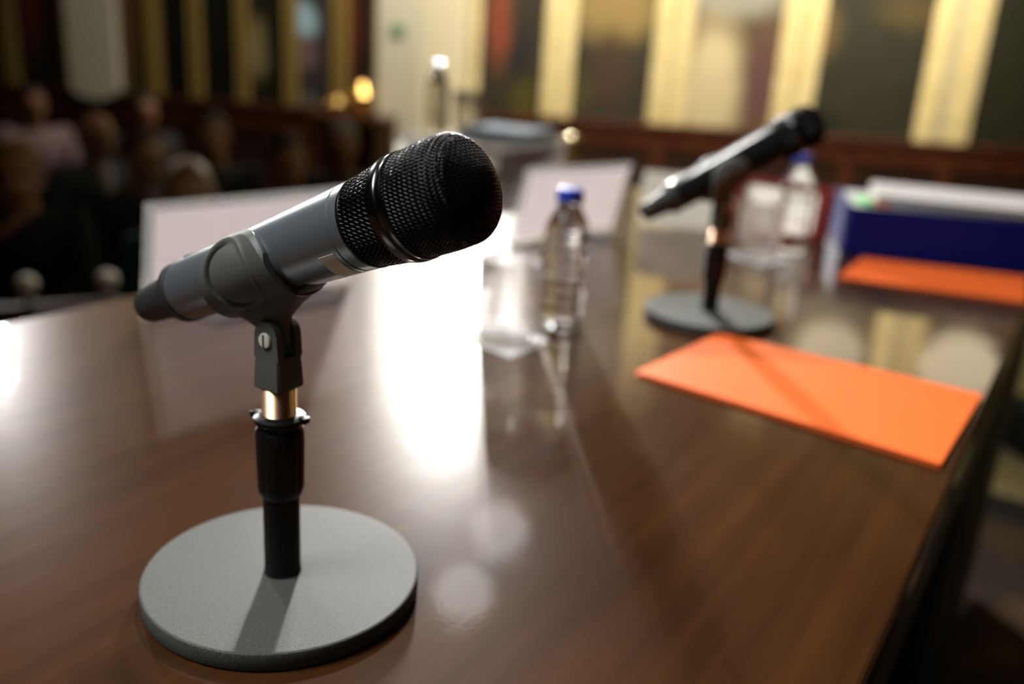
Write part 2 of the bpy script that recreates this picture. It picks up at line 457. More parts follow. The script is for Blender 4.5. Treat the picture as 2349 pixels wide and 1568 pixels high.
# left wall (t runs to the viewer's left)
d1 = canvas_mat('canvas_left_red', (0.014, 0.010, 0.007), [(0.0, 0.6, 0.12, 0.4, (0.10, 0.02, 0.01), 0.7)])
d2 = canvas_mat('canvas_left_blue_top', (0.035, 0.032, 0.035), [(-0.02, 0.62, 0.13, 0.16, (0.35, 0.55, 0.72), 1.0), (0.0, 0.42, 0.12, 0.14, (0.16, 0.10, 0.11), 0.8), (0.02, 0.05, 0.12, 0.12, (0.11, 0.11, 0.10), 0.8)])
d3 = canvas_mat('canvas_left_pale_figure', (0.012, 0.011, 0.006), [(0.0, 0.42, 0.09, 0.26, (0.20, 0.17, 0.09), 0.9)])
d4 = canvas_mat('canvas_left_dark', (0.006, 0.006, 0.004), [])
painting(LA, LT, LN, 0.01, 0.305, 0.072, 0.010, 'narrow dark painting with red, right beside the white pillar', d1, gm='gilt_dimmed')
painting(LA, LT, LN, 0.312, 0.700, 0.060, 0.070, 'narrow painting with a bright blue patch near the top', d2, gm='gilt_dimmed')
painting(LA, LT, LN, 0.706, 1.095, 0.054, 0.058, 'narrow dark painting with a pale standing figure', d3, gm='gilt_dimmed')
painting(LA, LT, LN, 1.102, 1.485, 0.058, 0.051, 'narrow black painting left of the one with the pale figure', d4, gm='gilt_dimmed')
painting(LA, LT, LN, 1.492, 1.905, 0.136, 0.053, 'black painting with a broad gilt left upright, second right of the pale pier', d4, gm='gilt_dimmed')
painting(LA, LT, LN, 1.910, 2.070, 0.010, 0.010, 'narrowest dark painting, touching the right side of the pale pier', d1, gm='gilt_dimmed')
painting(LA, LT, LN, 2.580, 3.060, 0.044, 0.052, 'black painting left of the pale wall pier', d1, gm='gilt_dimmed')
painting(LA, LT, LN, 3.068, 3.700, 0.064, 0.096, 'dark painting cut by the left border of the photo', d4, gm='gilt_dimmed')
# pale pier between the paintings of the left wall
def pier():
    bm = NB()
    c = LA + LT * 2.325 + LN * 0.06
    ang = math.atan2(LT.y, LT.x)
    poly = []
    w = 0.205
    for k in range(13):
        th = PI + PI * k / 12
        poly.append((w * math.cos(th) , 0.40 + 0.10 + 0.10 * math.sin(th)))
    poly += [(w, 4.2), (-w, 4.2)]
    prism(bm, poly, -0.05, 0.05, Matrix.Translation((c.x, c.y, 0)) @ Matrix.Rotation(ang, 4, 'Z'))
    return tag(obj('wall_pier', bm, MT['pillar'], smooth=False), kind='structure')
pier()
# faint green emergency sign on the white pillar
sg = LA - LT * 0.16 + LN * 0.055
e = empty('emergency_sign', (sg.x, sg.y, 1.05), math.atan2(LN.y, LN.x) + PI / 2)
tag(e, 'small dull green emergency sign on the white pillar', 'sign')
bm = NB(); box(bm, (0.11, 0.008, 0.085), (0, -0.004, 0.02), bev=0.002); obj('plate', bm, mat('sign_green', (0.16, 0.33, 0.22), 0.5), e, smooth=False)

# ------------------------------------------------------------------ council table
tb = empty('council_table', P(0.9, -0.48505, 0), RZ)
tag(tb, 'long glossy dark walnut council table carrying the microphones', 'table')
# local x along, local y = -across ; local origin at across -0.463
def table():
    x0, x1 = -1.2, 1.10
    hw = 0.43785
    bm = NB(); box(bm, (x1 - x0, 2 * hw, 0.032), ((x0 + x1) / 2, 0, TT - 0.016), bev=0.004, seg=3)
    obj('tabletop', bm, MT['table'], tb, smooth=False)
    bm = NB(); box(bm, (x1 - x0 - 0.01, 0.02, 0.10), ((x0 + x1) / 2, -hw + 0.016, TT - 0.082), bev=0.002)
    obj('apron', bm, MT['table_side'], tb)
    bm = NB(); box(bm, (x1 - x0 - 0.02, 0.02, TT - 0.05), ((x0 + x1) / 2, hw - 0.03, (TT - 0.05) / 2 + 0.012), bev=0.002)
    obj('front_panel', bm, MT['table_side'], tb)
    bm = NB(); box(bm, (x1 - 0.12, 0.03, 0.60), ((x1 + 0.12) / 2, -hw + 0.019, 0.318), bev=0.003)
    obj('pedestal_panel', bm, MT['black_panel'], tb)
    for sx in (x0 + 0.08, x1 - 0.08):
        bm = NB(); box(bm, (0.05, 2 * hw - 0.12, TT - 0.13), (sx, 0, (TT - 0.13) / 2 + 0.001), bev=0.002)
        obj('leg', bm, MT['table_side'], tb)
table()

# ------------------------------------------------------------------ microphone (local +Z runs to the head, origin at the grille band, +X = up)
EL = 0.4190
def woven(bm, prof, n, row, wr, amp, seg_len=0.0011, rmin=0.004):
    """two families of crossing helical wires woven over and under each other on a lathed profile [(z, r)]"""
    # resample by arc length
    pts = [Vector((z, r)) for z, r in prof]
    acc = [0.0]
    for a, b in zip(pts, pts[1:]): acc.append(acc[-1] + (b - a).length)
    Ltot = acc[-1]
    m = int(Ltot / seg_len) + 1
    samp = []
    for i in range(m + 1):
        t = Ltot * i / m
        k = 0
        while k < len(acc) - 2 and acc[k + 1] < t: k += 1
        f = (t - acc[k]) / max(acc[k + 1] - acc[k], 1e-9)
        p = pts[k].lerp(pts[k + 1], f); d = (pts[k + 1] - pts[k]).normalized()
        if p.y < rmin: break
        samp.append((t, p.x, p.y, Vector((-d.y, d.x))))
    DL = 2 * PI / n
    kk = DL / row
    for fam in (1, -1):
        for i in range(n):
            path = []
            for t, z, r, nn in samp:
                ph = i * DL + fam * kk * t
                off = fam * amp * math.cos(2 * PI * t / row * 1.0)
                rr = r + nn.y * off; zz = z + nn.x * off
                path.append((rr * math.cos(ph), rr * math.sin(ph), zz))
            tube(bm, path, wr, n=5, cap=False)

def arc(cz, cr, r, a0, a1, n):
    return [(cz + r * math.sin(math.radians(a0 + (a1 - a0) * i / n)), cr + r * math.cos(math.radians(a0 + (a1 - a0) * i / n))) for i in range(n + 1)]

def make_mic(u, P0, label, tape=True):
    zc = Vector(u); xc = (Vector((0, 0, 1)) - zc * zc.z).normalized(); yc = zc.cross(xc)
    M = Matrix((xc, yc, zc)).transposed()
    e = empty('handheld_microphone', P0, mat=M)
    tag(e, label, 'microphone', 'handheld microphones on the table')
    # handle
    bm = NB()
    lathe(bm, [(-0.1734, 0.0170), (-0.1718, 0.0173), (-0.14, 0.0179), (-0.10, 0.0190), (-0.075, 0.0201), (-0.055, 0.0211), (-0.0392, 0.0218), (-0.0388, 0.0214), (-0.0382, 0.0214), (-0.0378, 0.0219), (-0.0320, 0.0221)], 96)
    obj('handle', bm, MT['mic_body'], e)
    # collar under the grille
    bm = NB()
    lathe(bm, [(-0.0320, 0.0216), (-0.0319, 0.0222), (-0.0306, 0.0224), (-0.0300, 0.0222), (-0.0295, 0.0212)], 96)
    obj('collar', bm, MT['mic_black'], e)
    lo = [(-0.0300, 0.0216), (-0.022, 0.0226), (-0.014, 0.0236), (-0.0090, 0.0243)]
    hi = [(-0.0012, 0.0246), (0.006, 0.0251), (0.014, 0.0254), (0.0215, 0.0252)] + arc(0.0225, 0.0142, 0.0110, 5, 68, 9)[1:] + [(0.0365, 0.012), (0.0395, 0.006), (0.0402, 0.003)]
    # inner liners
    bm = NB(); lathe(bm, [(z, r - 0.0013) for z, r in lo], 64); obj('grille_liner', bm, MT['foam'], e)
    bm = NB(); lathe(bm, [(z - (0.0012 if r < 0.02 else 0), max(r - 0.0013, 0.001)) for z, r in hi], 64); obj('grille_liner', bm, MT['foam'], e)
    bm = NB(); woven(bm, lo, 64, 0.0035, 0.00033, 0.00036); obj('lower_grille', bm, MT['wire'], e, angle=80)
    bm = NB(); woven(bm, hi, 84, 0.0030, 0.00033, 0.00036, seg_len=0.0009, rmin=0.0205)
    # square weave over the domed front, wires along x and y
    def zfront(r):
        for (za, ra), (zb, rb) in zip(hi[::-1], hi[-2::-1]):
            if ra <= r <= rb: return za + (zb - za) * (r - ra) / max(rb - ra, 1e-9)
        return hi[-1][0]
    stp = 0.00150; RF = 0.0226
    nn_ = int(RF / stp)
    for fam in (0, 1):
        for i in range(-nn_, nn_ + 1):
            c_ = i * stp; ext = math.sqrt(max(RF * RF - c_ * c_, 0)); 
            m_ = max(2, int(2 * ext / 0.0005)); path = []
            for k in range(m_ + 1):
                t = -ext + 2 * ext * k / m_
                off = 0.00034 * math.cos(PI * t / stp) * (1 if i % 2 else -1) * (1 if fam else -1)
                r = math.hypot(t, c_); z = zfront(r) + off
                path.append((t, c_, z) if fam == 0 else (c_, t, z))
            tube(bm, path, 0.00033, n=5, cap=False)
    obj('upper_grille', bm, MT['wire'], e, angle=80)
    # band between the grilles
    bm = NB()
    lathe(bm, [(-0.0100, 0.0238), (-0.0098, 0.0249), (-0.0092, 0.0254), (-0.0070, 0.0259), (-0.0045, 0.0260), (-0.0036, 0.0258), (-0.0032, 0.0254), (-0.0026, 0.0255), (-0.0015, 0.0259), (-0.0003, 0.0257), (0.0003, 0.0250), (0.0003, 0.0240)], 96)
    obj('grille_band', bm, MT['mic_ring'], e)
    # tail ring and antenna cap
    bm = NB()
    lathe(bm, [(-0.1803, 0.0148), (-0.1796, 0.0169), (-0.1778, 0.0177), (-0.1743, 0.0178), (-0.1732, 0.0175)], 72)
    obj('tail_ring', bm, MT['rubber'], e)
    bm = NB()
    lathe(bm, [(-0.2158, 0.0015), (-0.2153, 0.0070), (-0.2138, 0.0095), (-0.2108, 0.0107), (-0.201, 0.0114), (-0.189, 0.0126), (-0.183, 0.0138), (-0.1793, 0.0148)], 48)
    obj('antenna_cap', bm, MT['rubber'], e)
    # small slide switch near the tail, on the upper side
    bm = NB(); box(bm, (0.0022, 0.006, 0.013), (0.0171, 0.0, -0.160), bev=0.0008); obj('switch', bm, MT['gloss_black'], e)
    if tape:
        bm = NB()
        g = []
        for i in range(2):
            s = -0.0525 + i * 0.0105
            g.append([(s, math.radians(116 + 52 * k / 14)) for k in range(15)])
        def pt(s, a, dr):
            r = 0.0211 + (s + 0.055) * 0.044 + dr
            return (r * math.cos(a), r * math.sin(a), s)
        T0 = [[bm.verts.new(pt(s, a, 0.0002)) for s, a in row] for row in g]
        T1 = [[bm.verts.new(pt(s, a, -0.0002)) for s, a in row] for row in g]
        for k in range(14):
            bm.faces.new((T0[0][k], T0[1][k], T0[1][k + 1], T0[0][k + 1]))
            bm.faces.new((T1[0][k], T1[0][k + 1], T1[1][k + 1], T1[1][k]))
            for r_ in (0, 1): bm.faces.new((T0[r_][k], T0[r_][k + 1], T1[r_][k + 1], T1[r_][k]))
        for k in (0, 14): bm.faces.new((T0[0][k], T0[1][k], T1[1][k], T1[0][k]))
        obj('tape_strip', bm, MT['tape'], e)['label'] = 'white tape strip'
    return e

# ------------------------------------------------------------------ desk stand (local +X = heading of the microphone's head, Z up)
PIV = Vector((0, 0, 0.153))
def make_stand(loc, rz, label):
    e = empty('microphone_stand', loc, rz)
    tag(e, label, 'microphone stand', 'round-based desk stands')
    bm = NB()
    lathe(bm, [(0.0, 0.0755), (0.0006, 0.0772), (0.0018, 0.0780), (0.0094, 0.0780), (0.0105, 0.0776), (0.0110, 0.0768), (0.0110, 0.0762), (0.0110, 0.0130), (0.0110, 0.012)], 128)
    obj('base', bm, MT['base'], e)
    bm = NB(); lathe(bm, [(0.0100, 0.0108), (0.0125, 0.0106), (0.0135, 0.0102), (0.068, 0.0102)], 48); obj('pole', bm, MT['gloss_black'], e)
    # clutch sleeve with flat ribs and a tapered foot
    bm = NB()
    n = 64
    rings = []
    for z, r in [(0.0600, 0.0110), (0.0625, 0.0124), (0.0660, 0.0130), (0.090, 0.0135), (0.0985, 0.0135), (0.1000, 0.0130), (0.1015, 0.0120), (0.1040, 0.0118)]:
        ring = []
        for i in range(n):
            a = 2 * PI * i / n
            rr = r - (0.0005 if (i % 8 in (0, 1)) and 0.0620 < z < 0.0990 else 0)
            ring.append((rr * math.cos(a), rr * math.sin(a), z))
        rings.append(ring)
    loft(bm, rings)
    obj('clutch_sleeve', bm, MT['gloss_black'], e)
    bm = NB()
    lathe(bm, [(0.1030, 0.0112), (0.1045, 0.0136), (0.1060, 0.0142), (0.1074, 0.0139), (0.1082, 0.0122), (0.1090, 0.0098)], 48)
    for a in (0.35, 0.35 + PI):      # two small lugs on the flange
        box(bm, (0.006, 0.005, 0.0035), (0.0138 * math.cos(a), 0.0138 * math.sin(a), 0.1068), bev=0.0008)
    obj('collar', bm, MT['gloss_black'], e)
    # threaded adapter
    prof = []
    z = 0.1075
    while z < 0.1290:
        prof += [(z, 0.0090), (z + 0.00035, 0.00935), (z + 0.0007, 0.0090)]
        z += 0.00071
    bm = NB(); lathe(bm, prof, 48); obj('thread_adapter', bm, MT['copper'], e)['label'] = 'copper coloured threaded adapter'
    # forked holder
    bm = NB()
    hw = 0.0089
    def sect(z, hx, hy, ch=0.0012):
        return [(hx - ch, -hy, z), (hx, -hy + ch, z), (hx, hy - ch, z), (hx - ch, hy, z), (-hx + ch, hy, z), (-hx, hy - ch, z), (-hx, -hy + ch, z), (-hx + ch, -hy, z)]
    loft(bm, [sect(0.1250, 0.0094, 0.0094), sect(0.1262, 0.0098, 0.0098), sect(0.1430, 0.0088, 0.0090)])
    for s in (-1, 1):
        poly = [(-0.0088, 0.1425)] + [(0.0080 * math.cos(PI - PI * k / 14), 0.1545 + 0.0082 * math.sin(PI * k / 14)) for k in range(15)] + [(0.0088, 0.1425)]
        prism(bm, poly, s * 0.0045, s * 0.0090)
    obj('fork', bm, MT['clip'], e, angle=30)
    bm = NB()
    Mx = Matrix.Translation((0, 0.0, 0.153)) @ Matrix.Rotation(PI / 2, 4, 'X')
    lathe(bm, [(0.0085, 0.0040), (0.0094, 0.0042), (0.0103, 0.0038), (0.0106, 0.0026)], 32, Mx)
    lathe(bm, [(-0.0110, 0.0030), (-0.0085, 0.0034), (-0.0080, 0.0030)], 6, Mx)
    # local -Y side is at z>0 of the rotated lathe
    sc = obj('screw', bm, MT['nickel'], e); sc['label'] = 'pale slotted screw'
    bm = NB(); box(bm, (0.0009, 0.0006, 0.0066), (0, -0.01055, 0.153), M=None); obj('screw_slot', bm, MT['black_panel'], sc)
    # the clip, hinged in the fork: own origin at the pivot, local z along the microphone axis at rest
    u = Vector((math.cos(EL), 0, math.sin(EL))); e1 = Vector((-math.sin(EL), 0, math.cos(EL))); e2 = u.cross(e1)
    off = 0.0393
    c0 = -0.1139
    SO = 0.0055          # the sleeve sits a little ahead of the hinge
    def rmic(s):
        ss = c0 + SO + s
        return 0.0190 + (ss + 0.10) * (-0.0225 if ss < -0.1 else 0.044)
    bm = NB()
    NS, NTH = 84, 200
    half = 0.0275
    def thmax(s):
        t = min(1.0, abs((s - 0.002) / (half + 0.002)))
        return math.radians(38 + 108 * (1 - t ** 2.6) ** 0.55)
    def surf(s, th, r):
        # th = 0 underneath, +-180 on top
        return e1 * off + u * (s + SO) + (-e1 * math.cos(th) + e2 * math.sin(th)) * r
    OUT, INN = [], []
    for i in range(NS + 1):
        s = -half + 2 * half * (0.5 - 0.5 * math.cos(PI * i / NS))
        tm = thmax(s)
        ro, ri = [], []
        for k in range(NTH + 1):
            th = -tm + 2 * tm * k / NTH
            r0 = rmic(s) + 0.0003
            thick = 0.0036
            # oval pad with a crescent groove on each flank
            a = (abs(th) - math.radians(80)) * r0
            qx, qy = (s + 0.0015) / 0.0150, a / 0.0165
            q = math.hypot(qx, qy)
            side_l = max(0.0, min(1.0, 0.5 - 1.1 * qx / max(q, 1e-6)))      # 1 towards the tail, 0 towards the head
            thick += 0.0012 * max(0.0, 1 - q ** 3)                            # domed thumb pad
            thick -= 0.0031 * side_l * math.exp(-((q - 0.93) / 0.062) ** 2)   # crescent groove
            thick += 0.0007 * math.exp(-((q - 1.10) / 0.07) ** 2)             # raised lip round it
            edge = min(1.0, (tm - abs(th)) * r0 / 0.004, )
            thick -= 0.0016 * (1 - edge)
            ro.append(bm.verts.new(surf(s, th, r0 + thick))); ri.append(bm.verts.new(surf(s, th, r0)))
        OUT.append(ro); INN.append(ri)
    for i in range(NS):
        for k in range(NTH):
            bm.faces.new((OUT[i][k], OUT[i][k + 1], OUT[i + 1][k + 1], OUT[i + 1][k]))
            bm.faces.new((INN[i][k], INN[i + 1][k], INN[i + 1][k + 1], INN[i][k + 1]))
        for k in (0, NTH):
            bm.faces.new((OUT[i][k], OUT[i + 1][k], INN[i + 1][k], INN[i][k]))
    for i in (0, NS):
        for k in range(NTH):
            bm.faces.new((OUT[i][k], INN[i][k], INN[i][k + 1], OUT[i][k + 1]))
    # gusset and tongue
    def gs(p, l0, l1, w, n=24):
        ring = []
        for k in range(n):
            a = 2 * PI * k / n
            ca, sa = math.cos(a), math.sin(a)
            x = math.copysign(abs(ca) ** 0.55, ca); yv = math.copysign(abs(sa) ** 0.55, sa)
            s = (l0 + l1) / 2 + (l1 - l0) / 2 * x
            ring.append(e1 * (off - p) + u * s + e2 * (w * yv))
        return ring
    loft(bm, [gs(0.0190, -0.0205, 0.0450, 0.0085), gs(0.0208, -0.0205, 0.0410, 0.0098), gs(0.0232, -0.0185, 0.0310, 0.0095), gs(0.0270, -0.0140, 0.0200, 0.0078), gs(0.0310, -0.0105, 0.0125, 0.0058),
              gs(0.0345, -0.0080, 0.0090, 0.0046), gs(0.0393, -0.0070, 0.0072, 0.0041), gs(0.0440, -0.0058, 0.0058, 0.0041), gs(0.0460, -0.0030, 0.0030, 0.0041)])
    cl = obj('microphone_clip', bm, MT['clip'], e, angle=40)
    cl.location = PIV
    return e, cl

def mic_pose(az, el, pole, h_piv=0.153):
    """axis of a microphone held by a clip whose pivot is over `pole`"""
    u = Vector((math.cos(el) * math.sin(az), math.cos(el) * math.cos(az), math.sin(el)))
    uh = Vector((math.sin(az), math.cos(az), 0))
    e1 = (Vector((0, 0, 1)) - u * u.z).normalized()
    piv = Vector((pole[0], pole[1], TT + h_piv))
    P0 = piv + e1 * 0.0393 + u * 0.1139
    return u, P0, rot_to(uh)
az1 = 2.1014
pole1 = (-0.1244, 0.4649)
u1, P01, rz1 = mic_pose(az1, EL, pole1)
st1, cl1 = make_stand((pole1[0], pole1[1], TT), rz1, 'desk stand with a grey round base, in focus at the near end of the table')
mic1 = make_mic(u1, P01 + u1 * 0.003, 'large in-focus grey and black microphone at the near end of the table')
# second set, further down the table
pole2 = (0.2381, 1.0880); az2 = 1.1404; el2 = 0.4369
u2, P02, rz2 = mic_pose(az2, el2, pole2)
st2 = copy_tree(st1); st2.location = (pole2[0], pole2[1], TT); st2.rotation_euler = (0, 0, rz2)
st2['label'] = 'blurred desk stand behind the nearer orange folder'
for ch in st2.children:
    if not ch.name.startswith(('base', 'pole')): ch.location.z -= 0.0145
    if ch.name.startswith('microphone_clip'): ch.rotation_euler = (0, -(el2 - EL), 0)
mic2 = copy_tree(mic1)
zc = u2; xc = (Vector((0, 0, 1)) - zc * zc.z).normalized(); yc = zc.cross(xc)
mic2.location = P02 - Vector((0, 0, 0.0145)); mic2.rotation_euler = Matrix((xc, yc, zc)).transposed().to_euler()
mic2['label'] = 'blurred black microphone pointing up to the right above the white cards'
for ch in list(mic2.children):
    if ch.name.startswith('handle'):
        ch.material_slots[0].link = 'OBJECT'; ch.material_slots[0].material = mat('mic_metal_shaded', (0.03, 0.032, 0.033), 0.22, 0.6)  # handle colour darkened to stand for the missing side light here
    if ch.name.startswith('tape_strip'): bpy.data.objects.remove(ch)

# ------------------------------------------------------------------ acrylic name signs along the audience edge
def name_sign(a0, c0, a1, c1, h, lean, label, paper, border=0.009, foot=True):
    A = P(a0, c0); B = P(a1, c1); d = (B - A); w = d.length; d.normalize()
    c = (A + B) / 2
    e = empty('name_sign', (c.x, c.y, TT), rot_to(d))
    tag(e, label, 'name sign', 'clear name signs')
    # local x along the sign, local -y to the speakers' side (EC); leaning to -y
    Ml = Matrix.Rotation(lean, 4, 'X')
    bm = NB(); box(bm, (w, 0.0035, h), (0, 0, h / 2), bev=0.001); bmesh.ops.transform(bm, matrix=Ml, verts=bm.verts)
    bmesh.ops.translate(bm, vec=(0, 0, 0.001), verts=bm.verts)
    obj('acrylic_sheet', bm, MT['acrylic'], e, smooth=False)
    bm = NB(); box(bm, (w - 2 * border, 0.0006, h - 2 * border), (0, -0.0024, h / 2)); bmesh.ops.transform(bm, matrix=Ml, verts=bm.verts)
    bmesh.ops.translate(bm, vec=(0, 0, 0.001), verts=bm.verts)
    obj('paper_insert', bm, paper, e, smooth=False)
    if foot:
        bm = NB(); box(bm, (w * 0.62, 0.055, 0.003), (-0.0, -0.0300, 0.0015), bev=0.0008); obj('foot', bm, MT['acrylic'], e, smooth=False)
    return e
name_sign(0.5928, -0.8325, 0.8657, -0.7801, 0.132, math.radians(11), 'mauve name sign seen from behind, directly behind the large microphone', MT['mauve'])
name_sign(1.2257, -0.7736, 1.4435, -0.7005, 0.129, math.radians(16.5), 'mauve name sign seen from behind, beyond the blue-capped bottle', MT['mauve'])
name_sign(1.545, -0.697, 1.592, -0.556, 0.099, math.radians(-11), 'white card sign with no red edge, left of the second microphone pole', MT['white_card'], border=0.004, foot=False)

# white card in a red frame
def red_card():
    A = P(1.6725, -0.556); B = P(1.6541, -0.403); d = (B - A).normalized(); w = (B - A).length; c = (A + B) / 2
    e = empty('card_holder', (c.x, c.y, TT), rot_to(d)); tag(e, 'white card with rounded corners in a red frame, behind the second stand', 'card holder')
    h = 0.093; Ml = Matrix.Rotation(math.radians(-7), 4, 'X')
    def rr(w_, h_, r, z0):
        pts = []
        for cx, cz, a0 in ((w_ / 2 - r, h_ - r, 0), (-w_ / 2 + r, h_ - r, 90), (-w_ / 2 + r, r, 180), (w_ / 2 - r, r, 270)):
            for k in range(7):
                a = math.radians(a0 + 15 * k); pts.append((cx + r * math.cos(a), z0 + cz + r * math.sin(a)))
        return pts
    bm = NB()
    outer = [(x + 0.008, z) for x, z in rr(w + 0.024, h + 0.004, 0.008, 0)]
    inner = rr(w - 0.014, h - 0.016, 0.012, 0.009)
    n_ = len(outer)
    F0 = [bm.verts.new((x, -0.006, z)) for x, z in outer]; F1 = [bm.verts.new((x, -0.006, z)) for x, z in inner]
    B0 = [bm.verts.new((x, 0.008, z)) for x, z in outer]; B1 = [bm.verts.new((x, 0.008, z)) for x, z in inner]
    for i in range(n_):
        j = (i + 1) % n_
        for q4 in ((F0[i], F0[j], F1[j], F1[i]), (B0[i], B1[i], B1[j], B0[j]), (F0[i], B0[i], B0[j], F0[j]), (F1[i], F1[j], B1[j], B1[i])): bm.faces.new(q4)
    bmesh.ops.transform(bm, matrix=Ml, verts=bm.verts); bmesh.ops.translate(bm, vec=(0, 0, 0.001), verts=bm.verts)
    obj('frame', bm, MT['red_card'], e, smooth=False)['label'] = 'red frame'
    bm = NB(); prism(bm, rr(w - 0.010, h - 0.012, 0.012, 0.007), -0.0015, -0.0005, Ml); bmesh.ops.translate(bm, vec=(0, 0, 0.001), verts=bm.verts)
    obj('card', bm, MT['white_card'], e, smooth=False)
red_card()

# ------------------------------------------------------------------ bottles, glasses, napkins
def make_bottle(loc, label):
    e = empty('water_bottle', loc); tag(e, label, 'bottle', 'small clear water bottles')
    R0 = 0.0255
    out = [(0.0, 0.018), (0.0015, 0.0225), (0.005, R0)]
    for k in range(7):
        z = 0.012 + k * 0.0145
        if k == 3:
            out += [(z, R0), (z + 0.004, R0 - 0.0020), (z + 0.0085, R0 - 0.0020), (z + 0.0125, R0)]
        else:
            out += [(z, R0), (z + 0.0045, R0 + 0.0003), (z + 0.0075, R0 - 0.0014), (z + 0.0105, R0)]
    out += [(0.115, R0), (0.123, R0 - 0.0012), (0.132, R0 - 0.005), (0.140, R0 - 0.0095), (0.146, 0.0132), (0.149, 0.0125), (0.150, 0.0150), (0.152, 0.0150), (0.1525, 0.0122), (0.163, 0.0122)]
    bm = NB(); lathe(bm, out, 72)
    obj('bottle_body', bm, MT['pet'], e, angle=60)
    bm = NB()
    n = 60; rings = []
    for z, r in [(0.1530, 0.0146), (0.1535, 0.0150), (0.1655, 0.0146), (0.1672, 0.0138), (0.1676, 0.012)]:
        rings.append([((r - (0.0004 if i % 2 and 0.1532 < z < 0.166 else 0)) * math.cos(2 * PI * i / n), (r - (0.0004 if i % 2 and 0.1532 < z < 0.166 else 0)) * math.sin(2 * PI * i / n), z) for i in range(n)])
    loft(bm, rings)
    obj('cap', bm, MT['cap_blue'], e)['label'] = 'blue screw cap'
    return e
b1 = make_bottle((0.0542, 1.0156, TT), 'clear water bottle with blue cap, beside the nearest drinking glass')
b1.scale = (1, 1, 0.95)
b2 = copy_tree(b1); b2.location = (0.4520, 1.5180, TT); b2.scale = (1, 1, 0.965); b2['label'] = 'clear water bottle in front of the red-framed white card'

def make_glass(loc, label):
    e = empty('drinking_glass', loc); tag(e, label, 'glass', 'straight clear tumblers')
    prof = [(0.0, 0.0310), (0.0010, 0.0325), (0.004, 0.0330), (0.050, 0.0345), (0.0895, 0.0362), (0.0907, 0.0359), (0.0910, 0.0355), (0.0904, 0.0351), (0.050, 0.0336), (0.0050, 0.0321), (0.0040, 0.0300), (0.0038, 0.015)]
    bm = NB(); lathe(bm, prof, 72); obj('tumbler', bm, MT['tumbler'], e, angle=50)
    return e
g1 = make_glass((-0.0044, 0.9480, TT + 0.0012), 'empty tumbler on a napkin left of the nearer water bottle')
g2 = copy_tree(g1); g2.location = (0.3835, 1.4580, TT + 0.0012); g2['label'] = 'empty tumbler on a napkin behind the second microphone stand'

def napkin(corners, label):
    c = sum((Vector(q) for q in corners), Vector()) / 4
    bm = NB()
    n = 10
    top, bot = [], []
    A, B, C, D = [Vector(q) - c for q in corners]
    for i in range(n + 1):
        t_, b_ = [], []
        for j in range(n + 1):
            x, y = i / n, j / n
            p = A.lerp(B, x).lerp(D.lerp(C, x), y)
            lift = 0.010 * max(0, 0.18 - (x * 0.7 + y * 0.7)) * 4 * max(0, 1 - abs(x - y) * 3)
            t_.append(bm.verts.new((p.x, p.y, 0.0011 + lift))); b_.append(bm.verts.new((p.x, p.y, 0.0002 + lift)))
        top.append(t_); bot.append(b_)
    for i in range(n):
        for j in range(n):
            bm.faces.new((top[i][j], top[i + 1][j], top[i + 1][j + 1], top[i][j + 1])); bm.faces.new((bot[i][j], bot[i][j + 1], bot[i + 1][j + 1], bot[i + 1][j]))
    for i in range(n):
        bm.faces.new((top[i][0], bot[i][0], bot[i + 1][0], top[i + 1][0])); bm.faces.new((top[i][n], top[i + 1][n], bot[i + 1][n], bot[i][n]))
        bm.faces.new((top[0][i], top[0][i + 1], bot[0][i + 1], bot[0][i])); bm.faces.new((top[n][i], bot[n][i], bot[n][i + 1], top[n][i + 1]))
    o = obj('paper_napkin', bm, MT['paper'], smooth=False)
    o.location = (c.x, c.y, TT)
    tag(o, label, 'napkin', 'square white napkins')
    return o
napkin([(-0.0615, 0.9528, 0), (-0.0088, 1.0247, 0), (0.0425, 0.9570, 0), (-0.001, 0.8921, 0)], 'square white paper napkin under the tumbler nearest the camera')
napkin([(0.328, 1.462, 0), (0.384, 1.520, 0), (0.438, 1.457, 0), (0.380, 1.396, 0)], 'square white paper napkin under the tumbler behind the second stand')

# ------------------------------------------------------------------ orange folders
def folder(pts, label):
    """pts: four table corners (a, c) in order; a card folder of two leaves with sheets between"""
    W_ = [P(a, c) for a, c in pts]; c = sum(W_, Vector()) / 4
    e = empty('orange_folder', (c.x, c.y, TT)); tag(e, label, 'folder', 'orange card folders')
    L = [w - c for w in W_]
    def leaf(nm, z0, z1, m, k=1.0, lift=0.0):
        bm = NB()
        lo, hi = [], []
        n = 12
        for i in range(n + 1):
            for j in range(2):
                x = i / n
                p = L[0].lerp(L[1], x).lerp(L[3].lerp(L[2], x), j) * k
                zz = lift * (j * (0.4 + 0.6 * x))
                lo.append(bm.verts.new((p.x, p.y, z0 + zz))); hi.append(bm.verts.new((p.x, p.y, z1 + zz)))
        for i in range(n):
            a, b, c_, d = 2 * i, 2 * i + 1, 2 * i + 3, 2 * i + 2
            bm.faces.new((hi[a], hi[b], hi[c_], hi[d])); bm.faces.new((lo[a], lo[d], lo[c_], lo[b]))
            bm.faces.new((hi[a], hi[d], lo[d], lo[a])); bm.faces.new((hi[b], lo[b], lo[c_], hi[c_]))
        bm.faces.new((hi[0], lo[0], lo[1], hi[1])); bm.faces.new((hi[-2], hi[-1], lo[-1], lo[-2]))
        return obj(nm, bm, m, e, smooth=False)
    leaf('back_leaf', 0.0003, 0.0010, MT['orange'])
    leaf('sheets', 0.0011, 0.0030, MT['paper'], 0.975)
    leaf('front_leaf', 0.0031, 0.0038, MT['orange'], lift=0.0015)
    return e
folder([(0.8026, -0.3473), (0.9905, -0.3304), (0.9750, -0.0530), (0.7690, -0.0595)], 'closed orange card folder nearest the camera on the right of the table')
